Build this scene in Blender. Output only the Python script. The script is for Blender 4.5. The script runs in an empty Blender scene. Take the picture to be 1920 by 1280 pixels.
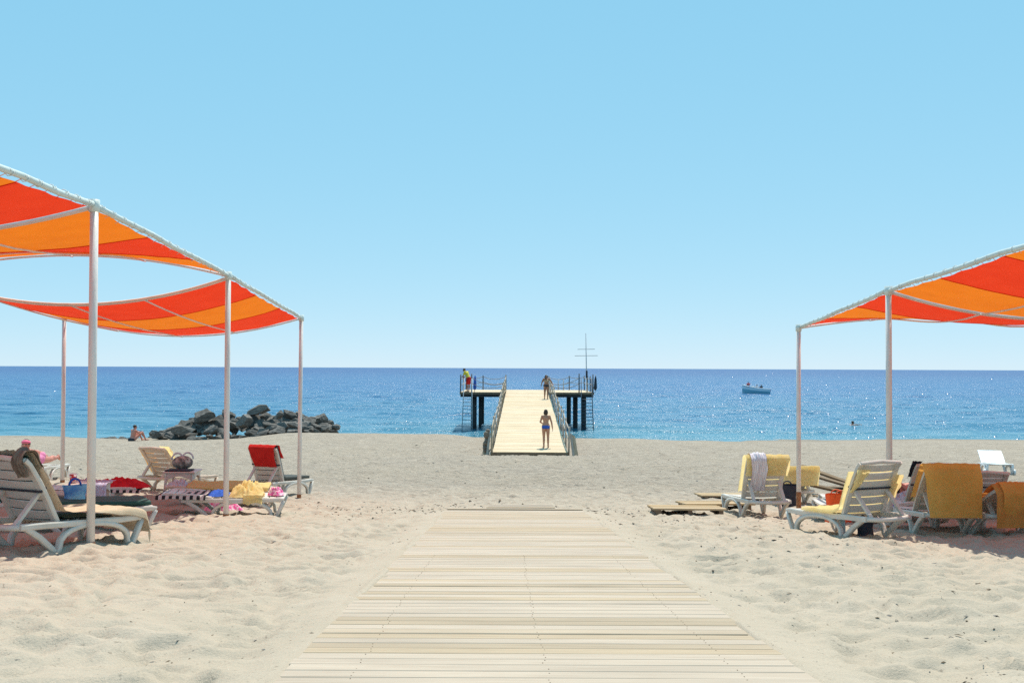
import bpy, bmesh, math, random
import numpy as np
from mathutils import Vector, Matrix, Euler, Quaternion

# ------------------------------------------------------------------ camera, sky, sun, exposure
SC = bpy.context.scene
COL = SC.collection
CAMZ = 4.2                                   # metres above the sea
rad = math.radians

cam = bpy.data.cameras.new('camera')
cam.lens = 35.0; cam.sensor_width = 36.0
cam.clip_start = 0.05; cam.clip_end = 60000
camo = bpy.data.objects.new('camera', cam); COL.objects.link(camo)
camo.matrix_world = Matrix.Translation((0, 0, CAMZ)) @ Matrix.Rotation(rad(90 + 1.53), 4, 'X') @ Matrix.Rotation(rad(0.24), 4, 'Z')
SC.camera = camo

SUN_EL, SUN_AZ = rad(66), rad(17)            # azimuth: clockwise from straight out to sea (+Y)
world = bpy.data.worlds.new('World'); SC.world = world; world.use_nodes = True
wn = world.node_tree.nodes; wl = world.node_tree.links
sky = wn.new('ShaderNodeTexSky'); sky.sky_type = 'NISHITA'; sky.sun_disc = False
sky.sun_elevation = SUN_EL; sky.sun_rotation = SUN_AZ
sky.altitude = 0; sky.air_density = 0.6; sky.dust_density = 0.0; sky.ozone_density = 3.0
# the camera's film curve flattens the sky: one fixed curve per channel over the whole dome
sepc = wn.new('ShaderNodeSeparateColor'); comb = wn.new('ShaderNodeCombineColor')
wl.new(sky.outputs[0], sepc.inputs[0])
for ch, (pw, gain) in enumerate(((.48, .735), (.225, .85), (.15, .95))):
    m1 = wn.new('ShaderNodeMath'); m1.operation = 'POWER'; m1.inputs[1].default_value = pw; wl.new(sepc.outputs[ch], m1.inputs[0])
    m2 = wn.new('ShaderNodeMath'); m2.operation = 'MULTIPLY'; m2.inputs[1].default_value = gain * 10 ** (1 - pw); wl.new(m1.outputs[0], m2.inputs[0]); wl.new(m2.outputs[0], comb.inputs[ch])
bg = wn['Background']; bg.inputs[1].default_value = 0.085
wl.new(comb.outputs[0], bg.inputs[0])

sun = bpy.data.lights.new('sun', 'SUN'); sun.energy = 4.4; sun.angle = rad(0.53); sun.color = (1.0, 0.94, 0.825)
suno = bpy.data.objects.new('sun', sun); COL.objects.link(suno)
sdir = Vector((math.sin(SUN_AZ) * math.cos(SUN_EL), math.cos(SUN_AZ) * math.cos(SUN_EL), math.sin(SUN_EL)))
suno.rotation_mode = 'QUATERNION'; suno.rotation_quaternion = sdir.to_track_quat('Z', 'Y'); suno.location = (0, 0, 40)

SC.view_settings.view_transform = 'Standard'; SC.view_settings.look = 'None'
SC.view_settings.gamma = 1.0; SC.view_settings.use_curve_mapping = False
SC.view_settings.exposure = 0.3
SC.render.engine = 'CYCLES'
SC.cycles.use_denoising = False; SC.cycles.max_bounces = 8; SC.cycles.sample_clamp_indirect = 4; SC.cycles.sample_clamp_direct = 3.5; SC.cycles.caustics_reflective = False; SC.cycles.caustics_refractive = False

rng = random.Random(7)

# ------------------------------------------------------------------ helpers
class MB:
    """collects shapes; build() links them as one mesh object"""
    def __init__(s): s.v = []; s.f = []; s.mi = []; s.cur = 0
    def add(s, verts, faces):
        o = len(s.v); s.v += [tuple(p) for p in verts]; s.f += [tuple(i + o for i in f) for f in faces]
        s.mi += [s.cur] * len(faces)
    def box(s, c, size, rot=None, bevel=0.0):
        bm = bmesh.new(); bmesh.ops.create_cube(bm, size=1.0)
        bmesh.ops.scale(bm, vec=size, verts=bm.verts)
        if bevel: bmesh.ops.bevel(bm, geom=bm.edges[:], offset=bevel, segments=1, affect='EDGES')
        if rot is not None: bmesh.ops.transform(bm, matrix=rot.to_4x4(), verts=bm.verts)
        bmesh.ops.translate(bm, vec=c, verts=bm.verts)
        bm.verts.index_update(); s.add([v.co[:] for v in bm.verts], [[v.index for v in f.verts] for f in bm.faces]); bm.free()
    def beam(s, a, b, w, h, up=Vector((0, 0, 1))):
        a = Vector(a); b = Vector(b); d = (b - a); L = d.length; d.normalize()
        r = d.cross(up)
        if r.length < 1e-4: r = Vector((1, 0, 0))
        r.normalize(); u = r.cross(d)
        vs = []
        for p in (a, b):
            for sx, sz in ((-1, -1), (1, -1), (1, 1), (-1, 1)): vs.append(p + r * sx * w / 2 + u * sz * h / 2)
        s.add(vs, [(3, 2, 1, 0), (4, 5, 6, 7), (0, 1, 5, 4), (1, 2, 6, 5), (2, 3, 7, 6), (3, 0, 4, 7)])
    def tube(s, pts, r, seg=8, caps=True):
        pts = [Vector(p) for p in pts]; n = len(pts)
        rs = r if isinstance(r, (list, tuple)) else [r] * n
        t0 = (pts[1] - pts[0]).normalized(); ref = Vector((0, 0, 1)) if abs(t0.z) < .9 else Vector((1, 0, 0))
        nrm = (ref - t0 * ref.dot(t0)).normalized(); vs = []; fs = []
        for i, p in enumerate(pts):
            t = ((pts[min(i + 1, n - 1)] - pts[max(i - 1, 0)])).normalized()
            nrm = (nrm - t * nrm.dot(t)).normalized(); b = t.cross(nrm)
            for k in range(seg):
                a = 2 * math.pi * k / seg; vs.append(p + (nrm * math.cos(a) + b * math.sin(a)) * rs[i])
        for i in range(n - 1):
            for k in range(seg):
                k2 = (k + 1) % seg; fs.append((i * seg + k, i * seg + k2, (i + 1) * seg + k2, (i + 1) * seg + k))
        if caps: fs.append(tuple(range(seg - 1, -1, -1))); fs.append(tuple((n - 1) * seg + k for k in range(seg)))
        s.add(vs, fs)
    def grid(s, fn, nu, nv, closed_u=False):
        vs = [fn(i / nu, j / nv) for j in range(nv + 1) for i in range(nu + 1)]
        s.add(vs, [(j * (nu + 1) + i, j * (nu + 1) + i + 1, (j + 1) * (nu + 1) + i + 1, (j + 1) * (nu + 1) + i) for j in range(nv) for i in range(nu)])
    def ell(s, c, r, seg=14, rings=9, rot=None):
        vs = []; fs = []
        c = Vector(c)
        for i in range(rings + 1):
            ph = math.pi * i / rings
            for k in range(seg):
                a = 2 * math.pi * k / seg
                p = Vector((r[0] * math.sin(ph) * math.cos(a), r[1] * math.sin(ph) * math.sin(a), r[2] * math.cos(ph)))
                if rot is not None: p = rot @ p
                vs.append(c + p)
        for i in range(rings):
            for k in range(seg):
                k2 = (k + 1) % seg; fs.append((i * seg + k, (i + 1) * seg + k, (i + 1) * seg + k2, i * seg + k2))
        s.add(vs, fs)
    def cap(s, a, b, ra, rb, seg=12):
        """tapered capsule"""
        a = Vector(a); b = Vector(b); d = b - a; L = max(d.length, 1e-5); d = d / L
        pts = []; rs = []
        for k in range(5):
            t = math.pi / 2 * (k / 4); pts.append(a - d * ra * math.cos(t)); rs.append(max(ra * math.sin(t), .0008))
        for k in range(1, 4): pts.append(a + d * L * k / 4); rs.append(ra + (rb - ra) * k / 4)
        for k in range(5):
            t = math.pi / 2 * (1 - k / 4); pts.append(b + d * rb * math.cos(t)); rs.append(max(rb * math.sin(t), .0008))
        s.tube(pts, rs, seg)
    def mesh(s, name, smooth=False, mats=()):
        me = bpy.data.meshes.new(name); me.from_pydata(s.v, [], s.f)
        for m in mats: me.materials.append(m)
        if len(mats) > 1: me.polygons.foreach_set('material_index', s.mi)
        if smooth: me.shade_smooth()
        me.update(); return me
    def build(s, name, mat, parent=None, smooth=False, loc=None, rot=None):
        mats = mat if isinstance(mat, (list, tuple)) else (mat,)
        return link(name, s.mesh(name, smooth, mats), parent, loc, rot)

def link(name, me, parent=None, loc=None, rot=None):
    o = bpy.data.objects.new(name, me); COL.objects.link(o)
    if parent is not None: o.parent = parent
    if loc is not None: o.location = loc
    if rot is not None: o.rotation_euler = rot
    return o

def tag(o, label=None, cat=None, group=None, kind=None):
    if label: o['label'] = label
    if cat: o['category'] = cat
    if group: o['group'] = group
    if kind: o['kind'] = kind
    return o

def thing(name, label, cat, loc=(0, 0, 0), rz=0.0, group=None):
    o = link(name, None, None, loc, (0, 0, rz)); o.empty_display_size = .1
    return tag(o, label, cat, group)

# ------------------------------------------------------------------ materials
MATS = {}
def mat(key, col, rough=.6, col2=None, scale=8.0, mixlo=.35, mixhi=.65, bump=0.0, bscale=40.0, spec=.5, coords='Object',
        stretch=(1, 1, 1), rand=0.0, trans=0.0, detail=5.0, metal=0.0):
    if key in MATS: return MATS[key]
    m = bpy.data.materials.new(key); m.use_nodes = True; MATS[key] = m
    nt = m.node_tree; N = nt.nodes; L = nt.links; p = N['Principled BSDF']
    p.inputs['Roughness'].default_value = rough; p.inputs['Specular IOR Level'].default_value = spec; p.inputs['Metallic'].default_value = metal
    tc = N.new('ShaderNodeTexCoord'); mp = N.new('ShaderNodeMapping'); mp.inputs['Scale'].default_value = stretch
    L.new(tc.outputs[coords], mp.inputs[0])
    colout = None
    if col2 is not None:
        nz = N.new('ShaderNodeTexNoise'); nz.inputs['Scale'].default_value = scale; nz.inputs['Detail'].default_value = detail
        L.new(mp.outputs[0], nz.inputs['Vector'])
        mr = N.new('ShaderNodeMapRange'); mr.inputs[1].default_value = mixlo; mr.inputs[2].default_value = mixhi
        L.new(nz.outputs[0], mr.inputs[0])
        mx = N.new('ShaderNodeMix'); mx.data_type = 'RGBA'; mx.inputs[6].default_value = (*col, 1); mx.inputs[7].default_value = (*col2, 1)
        L.new(mr.outputs[0], mx.inputs[0]); colout = mx.outputs[2]
    else:
        rgb = N.new('ShaderNodeRGB'); rgb.outputs[0].default_value = (*col, 1); colout = rgb.outputs[0]
    if rand:
        oi = N.new('ShaderNodeObjectInfo'); hs = N.new('ShaderNodeHueSaturation')
        r2 = N.new('ShaderNodeMapRange'); r2.inputs[3].default_value = 1 - rand; r2.inputs[4].default_value = 1 + rand
        L.new(oi.outputs['Random'], r2.inputs[0]); L.new(r2.outputs[0], hs.inputs['Value']); L.new(colout, hs.inputs['Color']); colout = hs.outputs[0]
    L.new(colout, p.inputs['Base Color'])
    nrm = None
    if bump:
        nb = N.new('ShaderNodeTexNoise'); nb.inputs['Scale'].default_value = bscale; nb.inputs['Detail'].default_value = 6
        L.new(mp.outputs[0], nb.inputs['Vector'])
        bp = N.new('ShaderNodeBump'); bp.inputs['Strength'].default_value = min(1, bump); bp.inputs['Distance'].default_value = .02
        L.new(nb.outputs[0], bp.inputs['Height']); L.new(bp.outputs[0], p.inputs['Normal']); nrm = bp.outputs[0]
    if trans:
        out = [n for n in N if n.type == 'OUTPUT_MATERIAL'][0]
        tr = N.new('ShaderNodeBsdfTranslucent'); L.new(colout, tr.inputs[0])
        ms = N.new('ShaderNodeMixShader'); ms.inputs[0].default_value = trans
        L.new(p.outputs[0], ms.inputs[1]); L.new(tr.outputs[0], ms.inputs[2]); L.new(ms.outputs[0], out.inputs[0])
    return m

def M(key): return MATS[key]

mat('plastic', (.64, .60, .535), .42, (.52, .47, .40), 5, .45, .8, bump=.08, bscale=30)
mat('plastic_beige', (.66, .55, .43), .45, (.58, .46, .34), 5, .4, .8, bump=.08, bscale=30)
mat('plastic_table', (.70, .58, .50), .45, (.62, .50, .42), 5)
mat('post_paint', (.72, .68, .645), .45, (.62, .55, .50), 6, .45, .75, bump=.15, bscale=60, stretch=(1, 1, .3))
mat('beam_paint', (.62, .70, .68), .45, (.55, .58, .54), 6, .4, .75, bump=.1, bscale=60)
mat('rust', (.26, .09, .03), .8, (.42, .2, .09), 30, .35, .65, bump=.4, bscale=90)
mat('cord', (.75, .73, .68), .8)
mat('fabric_red', (.84, .055, .016), .75, (.78, .045, .013), 3, .3, .7, bump=.1, bscale=400, spec=.1, trans=.38)
mat('fabric_orange', (.84, .20, .014), .75, (.78, .175, .012), 3, .3, .7, bump=.1, bscale=400, spec=.1, trans=.42)
mat('towel_yellow', (.92, .77, .42), .95, (.89, .71, .33), 9, bump=.3, bscale=120, spec=.05, trans=.52)
mat('towel_orange', (.88, .49, .13), .95, (.85, .44, .10), 9, bump=.3, bscale=120, spec=.05, trans=.42)
mat('towel_rust', (.76, .36, .10), .95, (.70, .31, .08), 9, bump=.5, bscale=220, spec=.05, trans=.3)
mat('towel_red', (.62, .035, .03), .95, (.55, .025, .022), 9, bump=.5, bscale=220, spec=.05, trans=.12)
mat('towel_beige', (.66, .53, .38), .95, (.58, .45, .31), 9, bump=.5, bscale=220, spec=.05, trans=.1)
mat('towel_lavender', (.55, .50, .66), .95, (.62, .58, .70), 9, bump=.5, bscale=220, spec=.05, trans=.15)
mat('cloth_red', (.68, .035, .045), .95, (.50, .02, .03), 12, bump=.4, bscale=150, spec=.05)
mat('cloth_blue', (.06, .14, .52), .95, (.04, .10, .40), 12, bump=.4, bscale=150, spec=.05)
mat('cloth_pink', (.75, .10, .30), .9, (.85, .55, .62), 25, .45, .55, spec=.05)
mat('cloth_white', (.76, .74, .76), .95, (.60, .58, .66), 8, bump=.4, bscale=150, spec=.05, trans=.15)
mat('cloth_dark', (.02, .024, .04), .85, (.04, .04, .05), 10)
mat('cloth_orange', (.85, .15, .03), .7, (.75, .1, .02), 9, trans=.2)
mat('cushion_green', (.02, .07, .055), .8, (.03, .09, .07), 10)
mat('cushion_dark', (.035, .04, .04), .85, (.06, .07, .06), 10)
mat('skin', (.50, .26, .17), .5, (.44, .215, .135), 9, spec=.3)
mat('skin_tan', (.34, .165, .10), .5, (.29, .135, .08), 9, spec=.3)
mat('skin_pink', (.56, .24, .18), .5, (.50, .2, .14), 9, spec=.3)
mat('hair_dark', (.025, .015, .01), .6, (.05, .03, .02), 40)
mat('wood_dark', (.13, .085, .055), .85, (.20, .14, .09), 6, stretch=(1, 6, 1), bump=.3)
mat('steel_dark', (.06, .075, .10), .45, (.09, .10, .12), 8)
mat('steel', (.45, .47, .50), .4, (.35, .35, .36), 8)
mat('pile', (.018, .02, .024), .8, (.035, .035, .035), 5, bump=.3)
mat('rope', (.22, .2, .19), .9, (.3, .27, .24), 20)
mat('net', (.14, .11, .09), .95, (.24, .19, .14), 14, bump=.6, bscale=60)

def wood(key, c1, c2, c3, rand=.1, grain=(1, 14, 14), sc=2.2, rough=.75):
    """long-grained weathered timber; the grain runs along the object's local X"""
    m = bpy.data.materials.new(key); m.use_nodes = True; MATS[key] = m
    nt = m.node_tree; N = nt.nodes; L = nt.links; p = N['Principled BSDF']; p.inputs['Roughness'].default_value = rough
    p.inputs['Specular IOR Level'].default_value = .25
    tc = N.new('ShaderNodeTexCoord'); oi = N.new('ShaderNodeObjectInfo')
    ad = N.new('ShaderNodeVectorMath'); ad.operation = 'ADD'
    sc_ = N.new('ShaderNodeVectorMath'); sc_.operation = 'SCALE'; sc_.inputs['Scale'].default_value = 37.0
    cb = N.new('ShaderNodeCombineXYZ')
    for k in range(3): L.new(oi.outputs['Random'], cb.inputs[k])
    L.new(cb.outputs[0], sc_.inputs[0]); L.new(tc.outputs['Object'], ad.inputs[0]); L.new(sc_.outputs[0], ad.inputs[1])
    mp = N.new('ShaderNodeMapping'); mp.inputs['Scale'].default_value = grain; L.new(ad.outputs[0], mp.inputs[0])
    n1 = N.new('ShaderNodeTexNoise'); n1.inputs['Scale'].default_value = sc; n1.inputs['Detail'].default_value = 8; n1.inputs['Roughness'].default_value = .65
    L.new(mp.outputs[0], n1.inputs['Vector'])
    n2 = N.new('ShaderNodeTexNoise'); n2.inputs['Scale'].default_value = .9; n2.inputs['Detail'].default_value = 3; L.new(ad.outputs[0], n2.inputs['Vector'])
    cr = N.new('ShaderNodeValToRGB'); cr.color_ramp.elements[0].position = .28; cr.color_ramp.elements[0].color = (*c3, 1)
    cr.color_ramp.elements[1].position = .62; cr.color_ramp.elements[1].color = (*c1, 1)
    e = cr.color_ramp.elements.new(.45); e.color = (*c2, 1)
    L.new(n1.outputs[0], cr.inputs[0])
    # whole-board tone: some boards paler, some yellower
    mx = N.new('ShaderNodeMix'); mx.data_type = 'RGBA'; mx.blend_type = 'MULTIPLY'; mx.inputs[0].default_value = 1
    cr2 = N.new('ShaderNodeValToRGB'); cr2.color_ramp.interpolation = 'LINEAR'
    cr2.color_ramp.elements[0].color = (1 - rand * 1.2, 1 - rand * 1.5, 1 - rand * 2.2, 1); cr2.color_ramp.elements[1].color = (1 + rand * .3, 1 + rand * .3, 1 + rand * .3, 1)
    e = cr2.color_ramp.elements.new(.25); e.color = (1, 1 - rand * .5, 1 - rand * 1.6, 1)
    e = cr2.color_ramp.elements.new(.4); e.color = (1, 1, 1, 1)
    L.new(oi.outputs['Random'], cr2.inputs[0]); L.new(cr.outputs[0], mx.inputs[6]); L.new(cr2.outputs[0], mx.inputs[7])
    mx2 = N.new('ShaderNodeMix'); mx2.data_type = 'RGBA'; mx2.blend_type = 'MULTIPLY'; mx2.inputs[0].default_value = 1
    mr = N.new('ShaderNodeMapRange'); mr.inputs[1].default_value = .3; mr.inputs[2].default_value = .7; mr.inputs[3].default_value = .86; mr.inputs[4].default_value = 1.06
    L.new(n2.outputs[0], mr.inputs[0]); L.new(mx.outputs[2], mx2.inputs[6]); L.new(mr.outputs[0], mx2.inputs[7])
    L.new(mx2.outputs[2], p.inputs['Base Color'])
    bp = N.new('ShaderNodeBump'); bp.inputs['Strength'].default_value = .35; bp.inputs['Distance'].default_value = .004
    L.new(n1.outputs[0], bp.inputs['Height']); L.new(bp.outputs[0], p.inputs['Normal'])
    return m
wood('plank_wood', (.48, .395, .31), (.44, .36, .28), (.34, .265, .195), .11, grain=(1.2, 42, 42), sc=1.8)
wood('pier_wood', (.66, .53, .38), (.62, .49, .34), (.48, .35, .22), .09, grain=(1, 8, 8))
wood('board_wood', (.50, .38, .24), (.44, .32, .19), (.26, .17, .09), .15)
wood('old_timber', (.24, .17, .105), (.19, .13, .08), (.09, .06, .035), .2)
wood('post_wood', (.42, .37, .32), (.36, .31, .26), (.22, .18, .14), .15, grain=(6, 6, 1))

# ------------------------------------------------------------------ lattice noise (numpy)
_r = np.random.RandomState(11); _T = _r.rand(256, 256) * 2 - 1
def vnoise(x, y, s=0):
    x = np.asarray(x, float) + s * 17.31; y = np.asarray(y, float) + s * 9.77
    xi = np.floor(x).astype(int); yi = np.floor(y).astype(int); fx = x - xi; fy = y - yi
    fx = fx * fx * fx * (fx * (fx * 6 - 15) + 10); fy = fy * fy * fy * (fy * (fy * 6 - 15) + 10)
    a = _T[xi & 255, yi & 255]; b = _T[(xi + 1) & 255, yi & 255]; c = _T[xi & 255, (yi + 1) & 255]; d = _T[(xi + 1) & 255, (yi + 1) & 255]
    return (a * (1 - fx) + b * fx) * (1 - fy) + (c * (1 - fx) + d * fx) * fy
def sstep(a, b, x):
    t = np.clip((x - a) / (b - a), 0, 1); return t * t * (3 - 2 * t)

# ------------------------------------------------------------------ beach
_D = [-20, -4, 0, 4, 10, 16, 20, 25, 31, 41.6, 50, 56, 60, 66, 80, 120]
_Z = [-.45, -.66, -.98, -1.30, -1.81, -2.34, -2.62, -2.88, -3.14, -3.64, -3.86, -4.05, -4.2, -4.6, -5.5, -8]
_ds = np.linspace(-20, 120, 1401); _zs = np.interp(_ds, _D, _Z)
_k = np.hanning(31); _k /= _k.sum(); _zs = np.convolve(np.pad(_zs, 15, 'edge'), _k, 'valid')
def ground_macro(x, y):
    z = np.interp(y, _ds, _zs) + CAMZ
    z = z + .30 * np.exp(-((x + 9.5) / 3.2) ** 2 - ((y - 21) / 5.5) ** 2)
    z = z - .06 * sstep(2.5, 5, x) * sstep(8, 11, y) * (1 - sstep(24, 30, y))
    b = np.exp(-((y - 54.5) / 3.6) ** 2)
    z = z + b * (.40 * sstep(-16, -11, x) * (1 - sstep(-4, -.5, x)) + .16 * sstep(2.5, 4, x) * (1 - sstep(6, 13, x)))
    z = z + .10 * vnoise(x / 7, y / 5, 3) * sstep(20, 27, y) * (1 - sstep(52, 58, y))
    z = z + .05 * vnoise(x / 5, y / 3, 41) * sstep(50, 55, y) + .025 * vnoise(x / 1.6, y / 1.2, 42) * sstep(52, 56, y)
    z = z + .12 * np.exp(-((x + 2.2) / 1.6) ** 2 - ((y - 43.5) / 2.5) ** 2) + .1 * np.exp(-((x - 4) / 1.4) ** 2 - ((y - 43.5) / 2.5) ** 2)
    return z
def gz(x, y): return float(ground_macro(np.array(float(x)), np.array(float(y))))

BW_W = 2.2
def bw_x(y): return .152 + (.06 - .152) * (y - 3.94) / (16.3 - 3.94)
def bw_z(y): return CAMZ - .905 - .0862 * y

def hollows(x, y, cx, cy, s):
    """trodden sand: rounded hollows with crests between them, of uneven depth"""
    u = x / cx; v = y / cy; ui = np.floor(u).astype(int); vi = np.floor(v).astype(int); best = np.zeros(np.shape(u))
    for du in (-1, 0, 1):
        for dv in (-1, 0, 1):
            a = ui + du; b = vi + dv
            px = a + .5 + .42 * _T[(a * 3 + s * 29) & 255, (b * 5 + s * 13) & 255]; py = b + .5 + .42 * _T[(a * 7 + s * 3) & 255, (b * 11 + s * 41) & 255]
            d2 = (u - px) ** 2 + (v - py) ** 2
            best = np.maximum(best, (.6 + .4 * _T[(a + s * 7) & 255, (b + s * 19) & 255]) * np.maximum(0, 1 - d2 / .6))
    return .30 - .95 * best
def ground_full(x, y):
    z = ground_macro(x, y)
    wx = x + .16 * vnoise(x * 2.1, y * 2.1, 5); wy = y + .16 * vnoise(x * 2.1, y * 2.1, 6)
    n2 = vnoise(wx / .21, wy / .18, 2); n3 = vnoise(x / .085, y / .08, 4); n0 = vnoise(x / 1.3, y / 1.1, 9); n4 = vnoise(wx / .5, wy / .42, 1)
    near = 1 - .42 * sstep(16, 26, y)
    fade = 1 - sstep(50, 57, y)
    rid = (1 - 2.2 * np.abs(n4)); rid2 = (1 - 2.2 * np.abs(n2))
    edge = np.abs(x - bw_x(y)) - BW_W / 2
    inbw = (y < 16.6)
    calm = np.where(inbw, .5 + .5 * sstep(.0, .5, edge), 1.0)
    far_y = sstep(22, 40, y)
    z = z + near * fade * calm * (.015 * hollows(wx, wy, .5, .4, 5) + .082 * hollows(wx, wy, .25, .21, 3) + .055 * hollows(wx, wy, .14, .12, 4) + .008 * rid + .010 * rid2 + .006 * n3 + .03 * n0 * (1 - .5 * far_y))
    z = z + .10 * sstep(17, 22, y) * fade * hollows(wx, wy, 1.1, .8, 6) + .07 * sstep(17, 22, y) * fade * hollows(wx, wy, .55, .42, 7)
    # sharp little scuffs to the right of the boardwalk and across the mid beach
    scuff = np.clip(vnoise(x / .33, y / .16, 12) - .45, 0, 1) * sstep(-.1, .4, vnoise(x / 2.2, y / 1.6, 13) + .55 * sstep(1.5, 3.5, x) * (1 - sstep(17, 22, y)))
    z = z - .075 * scuff * fade * calm * (1 - .4 * far_y)
    # sand lapping the boardwalk
    lap = bw_z(y) - .012 + .010 * vnoise(x / .5, y / .4, 21)
    w = np.where(inbw, 1 - sstep(.02, .45, edge), 0.0) * (1 - sstep(16.2, 16.6, y))
    z = z * (1 - w) + np.minimum(lap + .018 * rid * sstep(.0, .4, edge), lap + .008) * w
    z = np.where(inbw & (edge < -.05), np.minimum(z, bw_z(y) - .06), z)
    spill = .36 * vnoise(x / .5, y / .6, 51) + .2 * vnoise(x / .17, y / .2, 52) + edge * 7 - .05      # sand blown over the board ends
    z = np.where((y < 16.3) & (edge < .03) & (spill > 0), bw_z(y) + np.minimum(.016, .004 + .04 * spill), z)
    return z

def axis(lo, hi, f0, f1, step, growth, cap):
    a = list(np.arange(f0, f1 + 1e-6, step)); s = step; p = f1
    while p < hi: s = min(s * growth, cap); p += s; a.append(p)
    s = step; p = f0; pre = []
    while p > lo: s = min(s * growth, cap); p -= s; pre.append(p)
    return np.array(pre[::-1] + a)
def sheet(name, xs, ys, zfn, material):
    X, Y = np.meshgrid(xs, ys); Z = zfn(X, Y); nx, ny = len(xs), len(ys)
    co = np.stack([X, Y, Z], -1).reshape(-1, 3)
    i, j = np.meshgrid(np.arange(nx - 1), np.arange(ny - 1)); a = (j * nx + i).ravel()
    q = np.stack([a, a + 1, a + nx + 1, a + nx], 1)
    me = bpy.data.meshes.new(name); me.vertices.add(len(co)); me.vertices.foreach_set('co', co.ravel())
    me.loops.add(q.size); me.polygons.add(len(q)); me.loops.foreach_set('vertex_index', q.ravel())
    me.polygons.foreach_set('loop_start', np.arange(0, q.size, 4)); me.update(calc_edges=True); me.materials.append(material); me.shade_smooth()
    return link(name, me)

def sand_material():
    m = bpy.data.materials.new('sand'); m.use_nodes = True; nt = m.node_tree; N = nt.nodes; L = nt.links; p = N['Principled BSDF']
    p.inputs['Roughness'].default_value = .95; p.inputs['Specular IOR Level'].default_value = .12
    tc = N.new('ShaderNodeTexCoord')
    def nz(scale, det=5, rough=.55):
        n = N.new('ShaderNodeTexNoise'); n.inputs['Scale'].default_value = scale; n.inputs['Detail'].default_value = det; n.inputs['Roughness'].default_value = rough
        L.new(tc.outputs['Object'], n.inputs['Vector']); return n
    def mixc(fac, a, b):
        x = N.new('ShaderNodeMix'); x.data_type = 'RGBA'
        if isinstance(fac, float): x.inputs[0].default_value = fac
        else: L.new(fac, x.inputs[0])
        for s, v in ((6, a), (7, b)):
            if isinstance(v, tuple): x.inputs[s].default_value = (*v, 1)
            else: L.new(v, x.inputs[s])
        return x.outputs[2]
    def mr(inp, a, b, c=0., d=1.):
        r = N.new('ShaderNodeMapRange'); r.inputs[1].default_value = a; r.inputs[2].default_value = b; r.inputs[3].default_value = c; r.inputs[4].default_value = d
        L.new(inp, r.inputs[0]); return r.outputs[0]
    stm = N.new('ShaderNodeMapping'); stm.inputs['Scale'].default_value = (1.3, 4.5, 1); L.new(tc.outputs['Object'], stm.inputs[0])
    streak = N.new('ShaderNodeTexNoise'); streak.inputs['Scale'].default_value = 1.4; streak.inputs['Detail'].default_value = 8; streak.inputs['Roughness'].default_value = .68; L.new(stm.outputs[0], streak.inputs['Vector'])
    big = nz(.22, 3); mid = nz(1.7, 4); fine = nz(75, 3, .8); speck = nz(34, 2, .5)
    sep = N.new('ShaderNodeSeparateXYZ'); L.new(tc.outputs['Object'], sep.inputs[0])
    far = mr(sep.outputs[1], 15.5, 23)                     # drier dune sand above, greyer shingly sand below
    warm = mixc(mr(mid.outputs[0], .35, .68), (.44, .372, .288), (.475, .405, .322))
    grey = mixc(mr(streak.outputs[0], .38, .64), (.345, .285, .23), (.51, .435, .355))
    base = mixc(far, warm, grey)
    base = mixc(mr(big.outputs[0], .42, .7, 0, .35), base, (.45, .37, .28))
    base = mixc(mr(fine.outputs[0], .40, .60, .0, .30), base, (.30, .265, .215))
    base = mixc(mr(speck.outputs[0], .66, .72, 0., .55), base, (.17, .14, .11))
    wet = mr(sep.outputs[2], .10, .0)                      # wet strip at the waterline
    base = mixc(mr(sep.outputs[2], .16, .02, 0., .6), base, (.27, .235, .19))
    L.new(base, p.inputs['Base Color'])
    b1 = N.new('ShaderNodeBump'); b1.inputs['Strength'].default_value = .55; b1.inputs['Distance'].default_value = .012; L.new(fine.outputs[0], b1.inputs['Height'])
    st = N.new('ShaderNodeMapping'); st.inputs['Scale'].default_value = (2.2, 4.2, 3); L.new(tc.outputs['Object'], st.inputs[0])
    nb = N.new('ShaderNodeTexNoise'); nb.inputs['Scale'].default_value = 2.6; nb.inputs['Detail'].default_value = 6; nb.inputs['Roughness'].default_value = .6; L.new(st.outputs[0], nb.inputs['Vector'])
    b2 = N.new('ShaderNodeBump'); b2.inputs['Distance'].default_value = .16
    L.new(mr(sep.outputs[1], 15, 26, .15, 1.0), b2.inputs['Strength'])
    L.new(nb.outputs[0], b2.inputs['Height']); L.new(b1.outputs[0], b2.inputs['Normal'])
    L.new(b2.outputs[0], p.inputs['Normal'])
    return m
sand_m = sand_material()
xs = axis(-160, 160, -6.6, 6.6, .036, 1.03, 6.0); ys = axis(-14, 110, 2.6, 13.5, .032, 1.008, 2.5)
sand = sheet('sand_beach', xs, ys, ground_full, sand_m)
tag(sand, 'pale footprint-marked sand beach sloping down to the sea', None, None, 'structure')

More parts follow.
